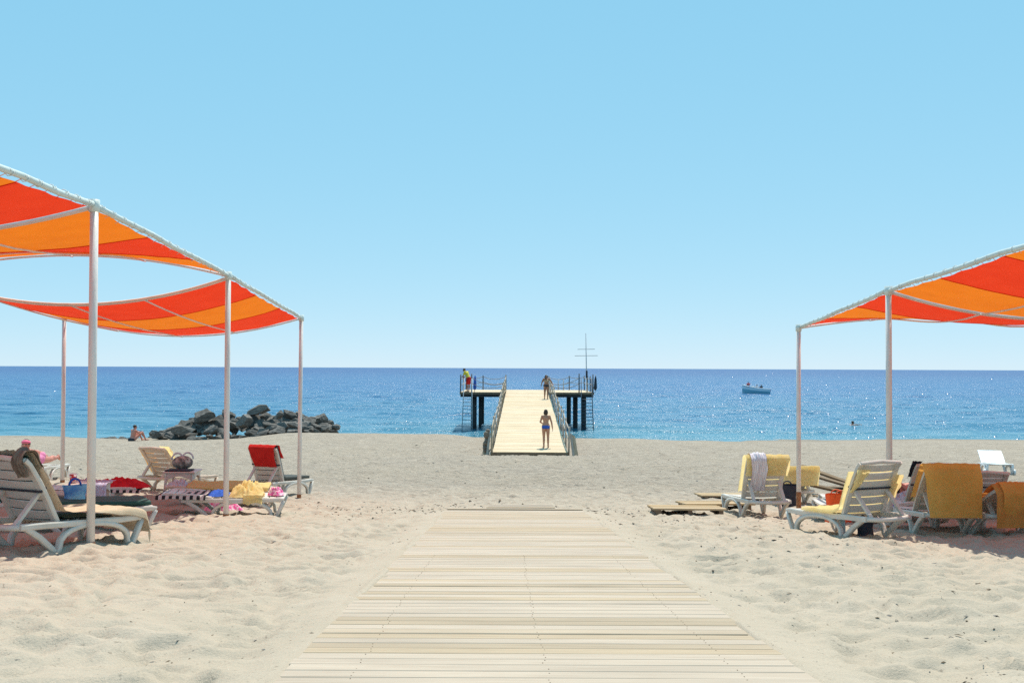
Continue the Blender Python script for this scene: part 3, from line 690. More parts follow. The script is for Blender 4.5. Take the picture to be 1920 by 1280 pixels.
def lounger(label, x, y, deg, back, mt='plastic', group='sun loungers on the beach', sink=.0, wheels=False):
    """deg: heading of the foot end, clockwise from the sea; back: backrest angle above flat"""
    o = thing('sun_lounger', label, 'lounger', (x, y, gz(x, y) - .015 - sink), -rad(deg), group)
    dd = .6; gx = (gz(x + math.sin(rad(deg)) * dd, y + math.cos(rad(deg)) * dd) - gz(x - math.sin(rad(deg)) * dd, y - math.cos(rad(deg)) * dd)) / (2 * dd)
    o.rotation_mode = 'QUATERNION'; o.rotation_quaternion = Quaternion((0, 0, 1), -rad(deg)) @ Quaternion((1, 0, 0), math.atan(gx))
    for s in (-1, 1):
        k = ('rail', s, mt); link('side_rail', lmesh(k, lambda: band([(-.56, SEAT - .025), (-.3, SEAT - .02), (.2, SEAT - .02), (.7, SEAT - .012), (.9, SEAT), (.965, SEAT - .01)], .058, .062, s * LW).mesh('side_rail', False, (M(mt),))), o)
        arch = [(.80 + .0 * i, 0) for i in range(1)]
        k = ('arch', s, mt)
        def mk():
            pts = [(.955, SEAT - .02), (.90, .13), (.845, .015), (.81, -.01), (.775, .03)]
            for i in range(1, 12):
                a = math.pi * i / 12; pts.append((.34 + .44 * math.cos(a), .03 + .225 * math.sin(a) ** .75))
            pts += [(-.095, .03), (-.125, -.01)]
            return band(pts, .062, .05, s * (LW + .004)).mesh('arched_leg', True, (M(mt),))
        link('arched_leg', lmesh(k, mk), o)
        k = ('rear', s, mt); link('leg', lmesh(k, lambda: band([(-.13, -.012), (-.165, .03), (-.33, .16), (-.50, SEAT - .03)], .055, .055, s * (LW - .004)).mesh('leg', False, (M(mt),))), o)
    def crossbar():
        mb = MB(); mb.tube([(-LW, -.55, SEAT - .025), (-.2, -.59, SEAT - .035), (0, -.60, SEAT - .04), (.2, -.59, SEAT - .035), (LW, -.55, SEAT - .025)], .03, 8); return mb.mesh('crossbar', True, (M(mt),))
    link('crossbar', lmesh(('cb', mt), crossbar), o)
    sl = lmesh(('slat', mt), lambda: slat_mesh(2 * LW - .05, .108, .022, .012, mt))
    for i in range(9): link('slat', sl, o, (0, .90 - .118 * i, SEAT + .012))
    # backrest: two stiles and a head rail with slats between
    def stiles():
        mb = MB()
        for s in (-1, 1):
            b = band([(0, 0), (.25, .012), (.46, .008), (.66, -.008), (BACKL, -.03)], .072, .048, s * (LW - .035)); mb.add(b.v, b.f)
        mb.tube([(-LW + .03, BACKL - .01, -.025), (0, BACKL + .015, -.03), (LW - .03, BACKL - .01, -.025)], .026, 8)
        return mb.mesh('backrest', False, (M(mt),))
    b = link('backrest', lmesh(('bk', mt), stiles), o, (0, HINGE, SEAT + .01)); b.rotation_euler = (math.pi - rad(back), 0, 0)
    b.scale = (1, 1, -1)
    bs = lmesh(('bslat', mt), lambda: slat_mesh(2 * LW - .12,   .102, .02, .014, mt))
    for i in range(6): link('slat', bs, b, (0,   .07 + .114 * i, .004))
    if back > 22:
        k = rad(back); ty, tz = HINGE - .34 * math.cos(k), SEAT + .34 * math.sin(k)
        for s in (-1, 1):
            mb = MB(); mb.beam((s * (LW - .085), -.54, SEAT - .01), (s * (LW - .085), ty, tz), .03, .05, Vector((1, 0, 0))); mb.build('prop', M(mt), o)
    if wheels:
        for s in (-1, 1):
            mb = MB(); mb.tube([(s * (LW + .04), .86, .075), (s * (LW + .085), .86, .075)], .085, 18); mb.build('wheel', M(mt), o, True)
    return o
def lpt(o, p): return o.matrix_basis @ Vector(p)
def back_pts(back, dist, off):
    """point on the backrest plane, dist along it, off in front (+) or behind (-)"""
    if off < 0 and dist > .45: off -= .03
    k = rad(back); return (HINGE - dist * math.cos(k) + off * math.sin(k), SEAT + .02 + dist * math.sin(k) + off * math.cos(k))

def sheet_on(name, label, cat, o, path, x0, x1, m, seed=0, amp=.008, skew=0.0, th=.008, n=22, group=None, x0b=None, x1b=None, droop=0.0):
    """cloth following a (y, z) path in the lounger's own frame, spanning x0..x1"""
    pts = [Vector((0, a, b)) for a, b in path]
    acc = [0]
    for i in range(1, len(pts)): acc.append(acc[-1] + (pts[i] - pts[i - 1]).length)
    Lp = acc[-1]
    def at(s):
        s = max(0, min(Lp, s)); i = 1
        while i < len(acc) - 1 and acc[i] < s: i += 1
        f = (s - acc[i - 1]) / max(1e-6, acc[i] - acc[i - 1]); return pts[i - 1].lerp(pts[i], f), (pts[i] - pts[i - 1]).normalized()
    mb = MB(); x0b = x0 if x0b is None else x0b; x1b = x1 if x1b is None else x1b
    nv = max(16, int(Lp / .03)); top = []
    for j in range(nv + 1):
        for i in range(n + 1):
            u, v = i / n, j / nv
            xa = x0 + (x0b - x0) * v; xb = x1 + (x1b - x1) * v
            x = xa + (xb - xa) * u
            p, t = at(Lp * v + skew * (u - .5))
            w = amp * (1.3 * float(vnoise(u * 5.5 + seed, v * 2.2, seed)) + .7 * float(vnoise(u * 13, v * 5, seed + 3)))
            e = .012 * float(vnoise(v * 7, 3.3, seed + 8)) * (1 if i in (0, n) else 0)
            nn = Vector((0, -t.z, t.y))
            q = p + nn * (abs(w) + .004); 
            over = max(0, abs(x) - LW - .04)
            q.z -= over * 1.2 + droop * abs(u - .5)
            q.x = x + e - (math.copysign(over * .75, x) if over else 0); top.append(q)
    mb.add(top, [(j * (n + 1) + i, j * (n + 1) + i + 1, (j + 1) * (n + 1) + i + 1, (j + 1) * (n + 1) + i) for j in range(nv) for i in range(n)])
    ob = mb.build(name, M(m) if isinstance(m, str) else m, None, True)
    ob.location = o.location; ob.rotation_mode = 'QUATERNION'; ob.rotation_quaternion = o.rotation_quaternion
    if th > .018:
        sm = ob.modifiers.new('thick', 'SOLIDIFY'); sm.thickness = th; sm.offset = 1
    return tag(ob, label, cat, group)
def cushion(label, o, back, m, t=.05, y1=.9):
    f0 = back_pts(back, .74, .012); f1 = back_pts(back, .05, .02)
    path = [f0, back_pts(back, .4, .014), f1, (HINGE + .12, SEAT + .03), (.2, SEAT + .03), (.6, SEAT + .03), (y1, SEAT + .03)]
    return sheet_on('lounger_cushion', label, 'cushion', o, path, -.30, .30, m, 4, .003, th=t)
# zebra towel
def stripes(key, c1, c2, scale, axis='X', soft=.02):
    m = bpy.data.materials.new(key); m.use_nodes = True; MATS[key] = m; N = m.node_tree.nodes; L = m.node_tree.links; p = N['Principled BSDF']; p.inputs['Roughness'].default_value = .95
    tc = N.new('ShaderNodeTexCoord'); w = N.new('ShaderNodeTexWave'); w.wave_type = 'BANDS'; w.bands_direction = axis; w.inputs['Scale'].default_value = scale; w.inputs['Distortion'].default_value = .35; w.inputs['Detail Scale'].default_value = .6
    L.new(tc.outputs['Object'], w.inputs[0]); r = N.new('ShaderNodeMapRange'); r.inputs[1].default_value = .5 - soft; r.inputs[2].default_value = .5 + soft; L.new(w.outputs[1], r.inputs[0])
    x = N.new('ShaderNodeMix'); x.data_type = 'RGBA'; x.inputs[6].default_value = (*c1, 1); x.inputs[7].default_value = (*c2, 1); L.new(r.outputs[0], x.inputs[0]); L.new(x.outputs[2], p.inputs['Base Color']); return m
stripes('zebra', (.02, .02, .022), (.62, .55, .50), 3.1, 'Y'); stripes('blue_stripe', (.70, .70, .76), (.18, .24, .50), 7, 'X')
stripes('shirt_stripe', (.60, .55, .60), (.74, .70, .74), 10, 'X', .3)

def flat_path(y0, y1, z=SEAT + .036): return [(y0, z), ((y0 + y1) / 2, z), (y1, z)]
def strap(o, back, label=None):
    k = rad(back); yy, zz = back_pts(back, .36, -.035); y2, z2 = back_pts(back, .36, .035)
    mb = MB(); mb.box((0, 0, 0), (2 * LW - .02, .022, .008)); mb.box((LW - .01, 0, .035), (.008, .022, .075)); mb.box((-LW + .01, 0, .035), (.008, .022, .075))
    s = mb.build('cushion_strap', M('cloth_dark'), o); s.location = (0, yy, zz); s.rotation_euler = (-k, 0, 0) if False else (math.pi - k, 0, 0); s.rotation_euler.x += math.pi
    return s

# ---- left side
LA = lounger('nearest lounger on the left, white back slats turned to the camera', -4.70, 10.03, 25, 57)
cushion('dark green cushion on the nearest left lounger', LA, 57, 'cushion_green', .015, .35)
strap(LA, 57)
pth = [back_pts(57, 0.547, -.05), back_pts(57, 0.730, -.05), (back_pts(57, 0.766, .0)), back_pts(57, 0.730, .07), back_pts(57, 0.365, .075), back_pts(57, 0.046, .085), (HINGE + .14, SEAT + .085), (.3, SEAT + .082), (.8, SEAT + .08), (.98, SEAT + .05), (1.03, SEAT - .08), (1.02, SEAT - .16)]
sheet_on('beach_towel', 'beige towel spread over the nearest left lounger, hanging off its foot', 'towel', LA, pth[3:], -.24, .29, 'towel_beige', 1, .024, th=.012, x0b=-.3, x1b=.47)
sheet_on('hooked_cloth', 'small grey-brown cloth hooked on the backrest corner of the nearest left lounger', 'cloth', LA, [back_pts(57, 0.566, -.035), back_pts(57, 0.730, -.04), back_pts(57, 0.776, .0), back_pts(57, 0.730, .09), back_pts(57, 0.547, .09)], .20, .33, 'net', 5, .03, th=.012, x0b=.12)
LB = lounger('white lounger with green cushion lying flat behind the nearest left lounger', -5.52, 12.5, 60, 6)
cushion('green cushion whose end sticks out past the beige towel, left side', LB, 6, 'cushion_green', .05)
LC = lounger('lounger lying flat under the red clothes and zebra towel, left side', -7.0, 16.3, -100, 6)
LD = lounger('white lounger lying flat right behind the middle left post, arched leg in the sun', -4.50, 15.55, 82, 5)
LE = lounger('lounger with red towel over its upright backrest, by the farthest left post', -4.89, 20.47, 20, 66)
LF = lounger('cream lounger with reclined backrest and orange cloth, left of the bag on the table', -6.85, 20.1, 24, 50, 'plastic_beige')
LG = lounger('lounger lying flat under the long yellow towel, left side', -5.1, 17.4, 80, 5, 'plastic_beige')
LH = lounger('lounger under the sunbather with the pink headband, far left', -10.0, 21.0, -5, 4)

cushion('dark cushion strapped on the red-towel lounger', LE, 66, 'cushion_dark', .06); strap(LE, 66)
sheet_on('beach_towel', 'red towel hung over a backrest top beside the farthest left post', 'towel', LE, [back_pts(66, 0.328, -.045), back_pts(66, 0.547, -.05), back_pts(66, 0.748, -.045), back_pts(66, 0.780, .02), back_pts(66, 0.730, .09), back_pts(66, 0.456, .085)], -.25, .26, 'towel_red', 3, .012, th=.01, x0b=-.36, x1b=.36)
sheet_on('beach_towel', 'orange cloth hanging along the side of the cream reclined lounger', 'towel', LF, [back_pts(50, 0.675, .03), back_pts(50, 0.365, .03), back_pts(50, 0.091, .03)], -.42, -.1, 'towel_orange', 6, .012, th=.01)
sheet_on('beach_towel', 'yellow towel over the right backrest corner of the cream reclined lounger', 'towel', LF, [back_pts(50, 0.712, .04), back_pts(50, 0.566, .04), back_pts(50, 0.411, .04)], .12, .42, 'towel_yellow', 7, .02, th=.012)
sheet_on('beach_towel', 'black and white zebra striped towel on the sunlit flat lounger, left side', 'towel', LD, flat_path(-.93, -.2, SEAT + .04), -.31, .42, 'zebra', 8, .012, th=.014)
sheet_on('beach_towel', 'black and white zebra striped towel under the red clothes', 'towel', LC, flat_path(-.95, .1, SEAT + .045), -.41, .41, 'zebra', 9, .012, th=.014)
sheet_on('beach_towel', 'long yellow towel spread flat on a lounger behind the middle left post', 'towel', LG, flat_path(-.5, .86, SEAT + .06), -.36, .40, 'towel_yellow', 10, .03, th=.02)
crumple('clothes_heap', 'heap of red clothes on the zebra towel', 'clothes', lpt(LC, (.0, -.55, SEAT + .055)), (.55, .95, .17), 'cloth_red', 3, rad(100))
crumple('clothes_heap', 'red clothes trailing between the two zebra towels', 'clothes', lpt(LC, (.08, -.80, SEAT + .055)), (.42, .4, .11), 'cloth_red', 8, rad(60))
crumple('beach_towel', 'crumpled yellow towel heaped on the sunlit flat lounger', 'towel', lpt(LD, (.02, .42, SEAT + .03)), (.55, .62, .25), 'towel_yellow', 5, rad(20))
sheet_on('beach_towel', 'end of yellow towel hanging over the near rail of the sunlit flat lounger', 'towel', LD, [(.36, SEAT + .055), (.5, SEAT + .07), (.64, SEAT + .055)], .05, .50, 'towel_yellow', 12, .03, th=.015)
crumple('swimwear', 'blue swimwear lying in the middle of the sunlit flat lounger', 'swimwear', lpt(LD, (.02, -.05, SEAT + .03)), (.34, .42, .09), 'cloth_blue', 6)
crumple('swimwear', 'pink patterned bundle at the foot of the sunlit flat lounger', 'bundle', lpt(LD, (-.02, .80, SEAT + .03)), (.26, .26, .15), 'cloth_pink', 7)
crumple('clothes_heap', 'white clothes behind the red heap, by the small table', 'clothes', lpt(LG, (.1, -.66, SEAT + .04)), (.4, .4, .16), 'cloth_white', 14)
crumple('clothes_heap', 'colourful bundle in the shade under the sunlit flat lounger', 'clothes', (-4.75, 16.4, gz(-4.75, 16.4)), (.6, .45, .2), 'cloth_pink', 15)

def table(label, x, y, rz, h, s, m):
    o = thing('side_table', label, 'table', (x, y, gz(x, y)), rz, 'low plastic beach tables')
    mb = MB(); mb.box((0, 0, h), (s, s, .03), bevel=.008); mb.build('table_top', M(m), o)
    for a, b in ((-1, -1), (1, -1), (1, 1), (-1, 1)):
        mb = MB(); mb.tube([(a * s * .46, b * s * .46, -.01), (a * s * .42, b * s * .42, h * .6), (a * s * .38, b * s * .38, h - .012)], [.022, .028, .034], 6); mb.build('leg', M(m), o)
    for a, b in ((0, -1), (1, 0), (0, 1), (-1, 0)):
        mb = MB(); w = s * .74
        def fn(u, v, a=a, b=b):
            t = (u - .5) * w; z = h - .012 - v * (.06 + .07 * (2 * abs(u - .5)) ** 2); return (t if a == 0 else a * s * .43, t if b == 0 else b * s * .43, z)
        mb.grid(fn, 10, 1); ap = mb.build('apron', M(m), o); ap.modifiers.new('t', 'SOLIDIFY').thickness = .02
    return o
T1 = table('low plastic table carrying the red cup and lavender towel', -5.93, 14.0, .1, .5, .52, 'plastic_table')
T2 = table('low plastic table carrying the pale round bag', -6.12, 18.6, .05, .5, .58, 'plastic_table')
o = thing('paper_cup', 'red and white paper cup on the table behind the nearest left lounger', 'cup', (-6.12, 13.95, gz(-5.93, 14.0) + .516))
mb = MB(); mb.tube([(0, 0, 0), (0, 0, .13)], [.038, .052], 20, True); mb.build('cup_wall', mat('cup_red', (.55, .03, .03), .5, (.8, .65, .6), 22, .52, .56), o, True)
mb = MB(); mb.tube([(math.cos(a / 12 * 2 * math.pi) * .052, math.sin(a / 12 * 2 * math.pi) * .052, .13) for a in range(13)], .004, 6, False); mb.build('rim', M('cloth_white'), o, True)
# a towel over the table front
def drape_table(label, T, x0, x1, h, s, m, drop, seed):
    path = [(s * .42, h + .02), (-s * .3, h + .02), (-s * .5, h + .022), (-s * .53, h - .02), (-s * .54, h - drop)]
    class D: pass
    d = D(); d.location = T.location; d.rotation_quaternion = Quaternion((0, 0, 1), T.rotation_euler.z)
    return sheet_on('beach_towel', label, 'towel', d, path[::-1], x0, x1, m, seed, .012, th=.012)
drape_table('lavender towel hanging off the front of the cup table', T1, .04, .32, .5, .52, 'towel_lavender', .34, 22)
crumple('beach_towel', 'lavender and blue towel heaped beside the red clothes', 'towel', lpt(LC, (.05, -.02, SEAT + .055)), (.55, .5, .14), 'towel_lavender', 24)
def tote(name, label, loc, w, d, h, m, seed, rz=0, handles='cord'):
    o = thing(name, label, 'bag', loc, rz)
    mb = MB()
    def fn(u, v):
        a = u * 2 * math.pi; k = 1 + .10 * v - .10 * math.sin(math.pi * v) + .07 * float(vnoise(math.cos(a) * 2 + seed, v * 3, seed))
        cx, cy = math.cos(a), math.sin(a); q = (abs(cx) ** 4 + abs(cy) ** 4) ** -.25
        return (cx * q * w / 2 * k, cy * q * d / 2 * (1 - .35 * v) * k, h * v * (1 + .05 * float(vnoise(a, 2, seed))))
    mb.grid(fn, 32, 10); b = mb.build('bag_body', M(m) if isinstance(m, str) else m, o, True)
    mb = MB(); mb.ell((0, 0, .01), (w * .47, d * .46, .012), 16, 4); mb.build('bag_base', M(m) if isinstance(m, str) else m, o, True)
    for s in (-1, 1):
        mb = MB(); mb.tube([(w * .25 * math.cos(math.pi * i / 8), s * d * .3, h * .95 + .09 * math.sin(math.pi * i / 8)) for i in range(9)], .009, 6); mb.build('handle', M(handles), o, True)
    return o
mat('bag_blue', (.10, .30, .62), .35, (.38, .66, .78), 5, .42, .58, trans=.2, bump=.3, bscale=12)
tote('beach_bag', 'blue and turquoise plastic beach bag standing behind the nearest left lounger', lpt(LB, (-.1, .05, SEAT + .065)),   .27, .16, .19, 'bag_blue', 4, .5, 'cloth_blue')
mat('bag_pale', (.50, .44, .38), .8, (.13, .11, .10), 11, .42, .60, bump=.6, bscale=40)
o = thing('round_bag', 'pale patterned round bag on the small table behind the flat loungers', 'bag', tuple(T2.location + Vector((-.05, 0, .516))), .3)
mb = MB(); mb.ell((0, 0, .13), (.19, .15, .13), 20, 12); mb.build('bag_body', M('bag_pale'), o, True)
for s in (-1, 1):
    mb = MB(); mb.tube([(s * .09 + .10 * math.cos(math.pi * i / 8), s * .04, .19 + .12 * math.sin(math.pi * i / 8)) for i in range(9)], .016, 7); mb.build('handle', M('cloth_white'), o, True)
mb = MB(); mb.box((0, 0, .0125), (.46, .3, .025), bevel=.008)
tag(mb.build('flat_case', M('cloth_dark'), None, False, tuple(T2.location + Vector((-.02, -.12, .519)))), 'flat black case on the table in front of the pale round bag', 'case')
bpy.data.objects['round_bag'].location.y += .13

# ---- right side
RA = lounger('lounger draped with a yellow towel, nearest on the right, back to the camera', 4.41, 12.72, -22, 63)
RB = lounger('lounger seen square from behind under a yellow towel and pale shirt', 4.14, 16.7, -4, 63)
RC_ = lounger('lounger hidden behind a big hanging orange towel, right side', 5.69, 13.45, 0, 50)
RD = lounger('low reclined lounger under brownish orange towels at the right edge', 6.42, 13.4, -4, 26)
RE = lounger('cream lounger back showing just behind the big orange towel', 6.45, 15.75, -8, 57, 'plastic_beige')
RF = lounger('half reclined pale lounger with dark strap behind the rightmost towels', 7.75, 16.6, 12, 42)
RG = lounger('empty clean white lounger alone on the sunny sand, far right', 14.5, 30.0, 196, 31, mat('plastic_white', (.80, .80, .80), .4, (.74, .74, .73), 4) and 'plastic_white', wheels=True)
RH = lounger('low lounger under a yellow towel behind the rusty right post', 5.55, 20.2, -8, 34)
RJ = lounger('flat white lounger holding striped laundry behind the nearest right lounger', 5.75, 15.6, -84, 6)
strap(RA, 63); strap(RF, 42); strap(RE, 57)

sheet_on('beach_towel', 'yellow towel on the nearest right lounger, folded round its backrest', 'towel', RA, [back_pts(63, 0.566, .035), back_pts(63, 0.365, .035), back_pts(63, 0.073, .04), (HINGE + .12, SEAT + .045), (.3, SEAT + .045), (.62, SEAT + .05)], -.42, .44, 'towel_yellow', 31, .016, th=.012, x0b=-.40, x1b=.38)
sheet_on('towel_corner', 'corner of yellow towel wrapped round the left stile of the nearest right lounger', 'towel', RA, [back_pts(63, 0.328, -.045), back_pts(63, 0.456, -.045), back_pts(63, 0.657, -.04)], -.37, -.33, 'towel_yellow', 32, .01, th=.01, x1b=-.16)
sheet_on('towel_corner', 'corner of yellow towel wrapped round the right stile of the nearest right lounger', 'towel', RA, [back_pts(63, 0.228, -.045), back_pts(63, 0.365, -.05), back_pts(63, 0.566, -.04)], .26, .40, 'towel_yellow', 33, .01, th=.01)
sheet_on('beach_towel', 'yellow towel capping the backrest beneath the pale shirt', 'towel', RB, [back_pts(63, 0.456, -.045), back_pts(63, 0.639, -.05), back_pts(63, 0.757, -.045), back_pts(63, 0.785, .02), back_pts(63, 0.730, .07), back_pts(63, 0.365, .06), back_pts(63, 0.091, .06)], -.33, .37, 'towel_yellow', 34, .01, th=.012, x0b=-.43, x1b=.36)
sheet_on('shirt', 'pale striped shirt hung over the left of a yellow-towelled backrest', 'shirt', RB, [back_pts(63, 0.182, -.06), back_pts(63, 0.456, -.072), back_pts(63, 0.757, -.07), back_pts(63, 0.808, .02), back_pts(63, 0.730, .1)], -.24, .02, 'shirt_stripe', 35, .03, th=.012, x0b=-.30, x1b=-.04)
sheet_on('beach_towel', 'big plain orange towel hanging down behind a backrest, right side', 'towel', RC_, [(-.69, SEAT - .05), (-.685, SEAT + .2), (-.675, SEAT + .45), back_pts(50, .74, -.05), back_pts(50, .79, .02), back_pts(50, .72, .07), back_pts(50, .46, .05), back_pts(50, .18, .05)], -.33, .335, 'towel_orange', 36, .012, th=.010, x0b=-.44, x1b=.40)
sheet_on('beach_towel', 'brownish orange towel covering the low lounger at the right edge', 'towel', RD, [(-.80, SEAT - .16), (-.84, SEAT + .05), (-.86, SEAT + .26), back_pts(26, 0.757, .0), back_pts(26, 0.730, .05), back_pts(26, 0.365, .04), back_pts(26, 0.091, .045), (.1, SEAT + .04)], -.38, .38, 'towel_rust', 37, .012, th=.010, x0b=-.40, x1b=.42)
sheet_on('beach_towel', 'folded orange towel laid on top of the brownish one at the right edge', 'towel', RD, [(-.815, SEAT - .03), (-.87, SEAT + .12), (-.89, SEAT + .27), back_pts(26, 0.794, .02), back_pts(26, 0.730, .075), back_pts(26, 0.456, .065)], -.30, .12, 'towel_orange', 38, .010, th=.014)
sheet_on('beach_towel', 'yellow towel draped over the low backrest behind the rusty right post', 'towel', RH, [(-.70, SEAT + .1), (-.74, SEAT + .3), back_pts(34, 0.757, -.02), back_pts(34, 0.785, .03), back_pts(34, 0.639, .05), back_pts(34, 0.182, .05), (.2, SEAT + .04)], -.38, .38, 'towel_yellow', 39, .014, th=.012, x0b=-.46, x1b=.52)
sheet_on('striped_cloth', 'blue and white striped cloth on the flat white lounger, right side', 'cloth', RJ, flat_path(-.15, .78, SEAT + .045), -.43, .36, 'blue_stripe', 40, .025, th=.014)
crumple('clothes_heap', 'white laundry heaped on the striped cloth, right side', 'clothes', lpt(RJ, (.0, .18, SEAT + .06)), (.5, .62, .22), 'blue_stripe', 41, .4)
tote('shoulder_bag', 'bright orange bag between the flat white lounger and nearest right lounger', (4.86, 14.85, gz(4.86, 14.85) + .0), .38, .22, .44, 'cloth_orange', 42, .2, 'cloth_orange')
crumple('beach_towel', 'yellow towel heap seen right of the nearest right backrest', 'towel', lpt(RJ, (-.1, -.72, SEAT + .05)), (.6, .5, .2), 'towel_yellow', 43)
crumple('clothes_heap', 'dark clothes heaped behind the rusty post by the yellow backrest', 'clothes', lpt(RH, (-.05, .1, SEAT + .05)), (.6, .6, .16), 'cloth_dark', 44)
tote('shoulder_bag', 'small black bag standing left of the low yellow backrest', (5.22, 18.9, gz(5.22, 18.9)), .34, .18, .42, 'cloth_dark', 45, -.3, 'cloth_dark')
tote('shoulder_bag', 'black bag on the sand under the nearest right lounger', (4.55, 12.85, gz(4.55, 12.85) - .01), .24, .14, .17, 'cloth_dark', 46, .6, 'cloth_dark')
mat('bottle_clear', (.45, .58, .62), .15, (.6, .7, .72), 8, trans=.3)
o = thing('water_bottle', 'clear plastic bottle on the sand beside the nearest right lounger legs', 'bottle', (4.22, 12.75, gz(4.22, 12.75) - .005))
mb = MB(); mb.tube([(0, 0, 0), (0, 0, .02), (0, 0, .17), (0, 0, .22), (0, 0, .245)], [.036, .04, .04, .02, .014], 14); mb.build('bottle_body', M('bottle_clear'), o, True)
mb = MB(); mb.tube([(0, 0, .243), (0, 0, .265)], .016, 12); mb.build('bottle_cap', M('cloth_blue'), o, True)
sheet_on('cloth', 'dark cloth hanging on the left stile of the cream backrest, right side', 'cloth', RE, [back_pts(57, 0.748, .02), back_pts(57, 0.593, .02), back_pts(57, 0.456, .02)], -.40, -.22, 'cloth_dark', 47, .02, th=.012)
crumple('clothes_heap', 'pale rolled towel beside the yellow heap, right side', 'towel', lpt(RE, (-.1, .1, SEAT + .04)), (.6, .35, .17), 'cloth_white', 48)

# ---- loose boards on the sand
def duckboard(label, x, y, w, d, rz, tilt=0.0, n=7):
    o = thing('duckboard', label, 'boards', (x, y, gz(x, y) + .045), 0, 'loose duckboards on the sand')
    sl = (gz(x, y + .5) - gz(x, y - .5)); o.rotation_euler = (math.atan(sl) + tilt, 0, rz)
    me = None
    for i in range(n):
        mb = MB(); mb.box((0, 0, 0), (w * rng.uniform(.985, 1.015), d / n - .008, .028)); mb.build('plank', M('board_wood'), o, loc=(rng.uniform(-.01, .01), -d / 2 + d * (i + .5) / n, .03 + rng.uniform(-.002, .002)), rot=(0, 0, rng.uniform(-.006, .006)))
    for s in (-.42, 0, .42):
        mb = MB(); mb.box((s * w, 0, -.022), (.07, d - .02, .075)); mb.build('bearer', M('wood_dark'), o)
    return o
duckboard('loose wooden duckboard nearest the boardwalk on the right', 2.93, 16.75, 1.2, .95, -.03, n=8)
duckboard('wooden duckboard lying just left of the shirt lounger', 3.72, 18.35, 1.25, .95, .05, n=8)
duckboard('farthest wooden duckboard, half behind the shirt lounger', 4.6, 21.2, 1.3, .8, .02, n=6)
def board(label, a, b, w=.24, t=.05):
    a = Vector(a); b = Vector(b); mb = MB(); L = (b - a).length; mb.box((0, 0, 0), (L, w, t), bevel=.005)
    o = mb.build('timber_board', M('old_timber'), None, False, (a + b) / 2); d = (b - a).normalized(); o.rotation_mode = 'QUATERNION'; o.rotation_quaternion = d.to_track_quat('X', 'Z')
    return tag(o, label, 'board', 'timber boards piled behind the right loungers')
g = gz(7.2, 22.5)
for (lab, a, b, w) in (('dark timber board jutting up highest from the board pile', (6.72, 23.2, g + .58), (8.1, 22.4, g + .10), .30), ('timber board lying just under the highest one in the pile', (6.75, 22.8, g + .44), (8.2, 22.0, g + .04), .26),
                     ('pale timber board sloping down in front of the pile', (5.9, 22.4, g + .42), (7.7, 21.9, g + .04), .36), ('timber board lying flat at the foot of the pile', (6.6, 21.7, g + .06), (8.4, 21.9, g + .07), .3),
                     ('short timber board at the right end of the pile', (7.75, 22.8, g + .46), (8.75, 22.5, g + .32), .22), ('timber block supporting the board pile', (7.2, 22.9, g + .10), (8.9, 23.0, g + .14), .34)):
    board(lab, a, b, w)

# ------------------------------------------------------------------ people
def baked(mb, name, m, parent, voxel, smooth=6):
    """one continuous skin: fuse the shapes, then relax them"""
    me = mb.mesh(name); o = bpy.data.objects.new(name, me); COL.objects.link(o)
    r = o.modifiers.new('r', 'REMESH'); r.mode = 'VOXEL'; r.voxel_size = voxel
    s = o.modifiers.new('s', 'SMOOTH'); s.factor = .5; s.iterations = smooth
    dg = bpy.context.evaluated_depsgraph_get(); dg.update()
    me2 = bpy.data.meshes.new_from_object(o.evaluated_get(dg)); bpy.data.objects.remove(o); bpy.data.meshes.remove(me)
    me2.name = name; me2.materials.clear(); me2.materials.append(m); me2.shade_smooth()
    return link(name, me2, parent)
def hand(mb, w, d, up, side, s=1.0, curl=.35):
    """palm and five fingers from wrist w along d; up = back of the hand; side = towards the thumb"""
    w = Vector(w); d = Vector(d).normalized(); up = Vector(up); up = (up - d * up.dot(d)).normalized(); sd = Vector(side); sd = (sd - d * sd.dot(d) - up * sd.dot(up)).normalized()
    c = w + d * .045 * s; rot = Matrix((sd, d, up)).transposed()
    mb.ell(c, (.040 * s, .050 * s, .016 * s), 12, 8, rot)
    for off, L in ((.030, .068), (.010, .078), (-.011, .073), (-.030, .058)):
        a = w + d * .080 * s + sd * off * s; b = a + (d * math.cos(curl) - up * math.sin(curl)) * L * .5 * s; e = b + (d * math.cos(curl * 2.2) - up * math.sin(curl * 2.2)) * L * .5 * s
        mb.cap(a, b, .0095 * s, .009 * s, 8); mb.cap(b, e, .009 * s, .0078 * s, 8)
    a = w + d * .028 * s + sd * .030 * s; b = a + (d * .7 + sd * .7 - up * .2) * .035 * s; e = b + (d * .9 + sd * .25 - up * .25) * .032 * s
    mb.cap(a, b, .012 * s, .0105 * s, 8); mb.cap(b, e, .0105 * s, .009 * s, 8)
def mirror(p): return (-p[0], p[1], p[2])
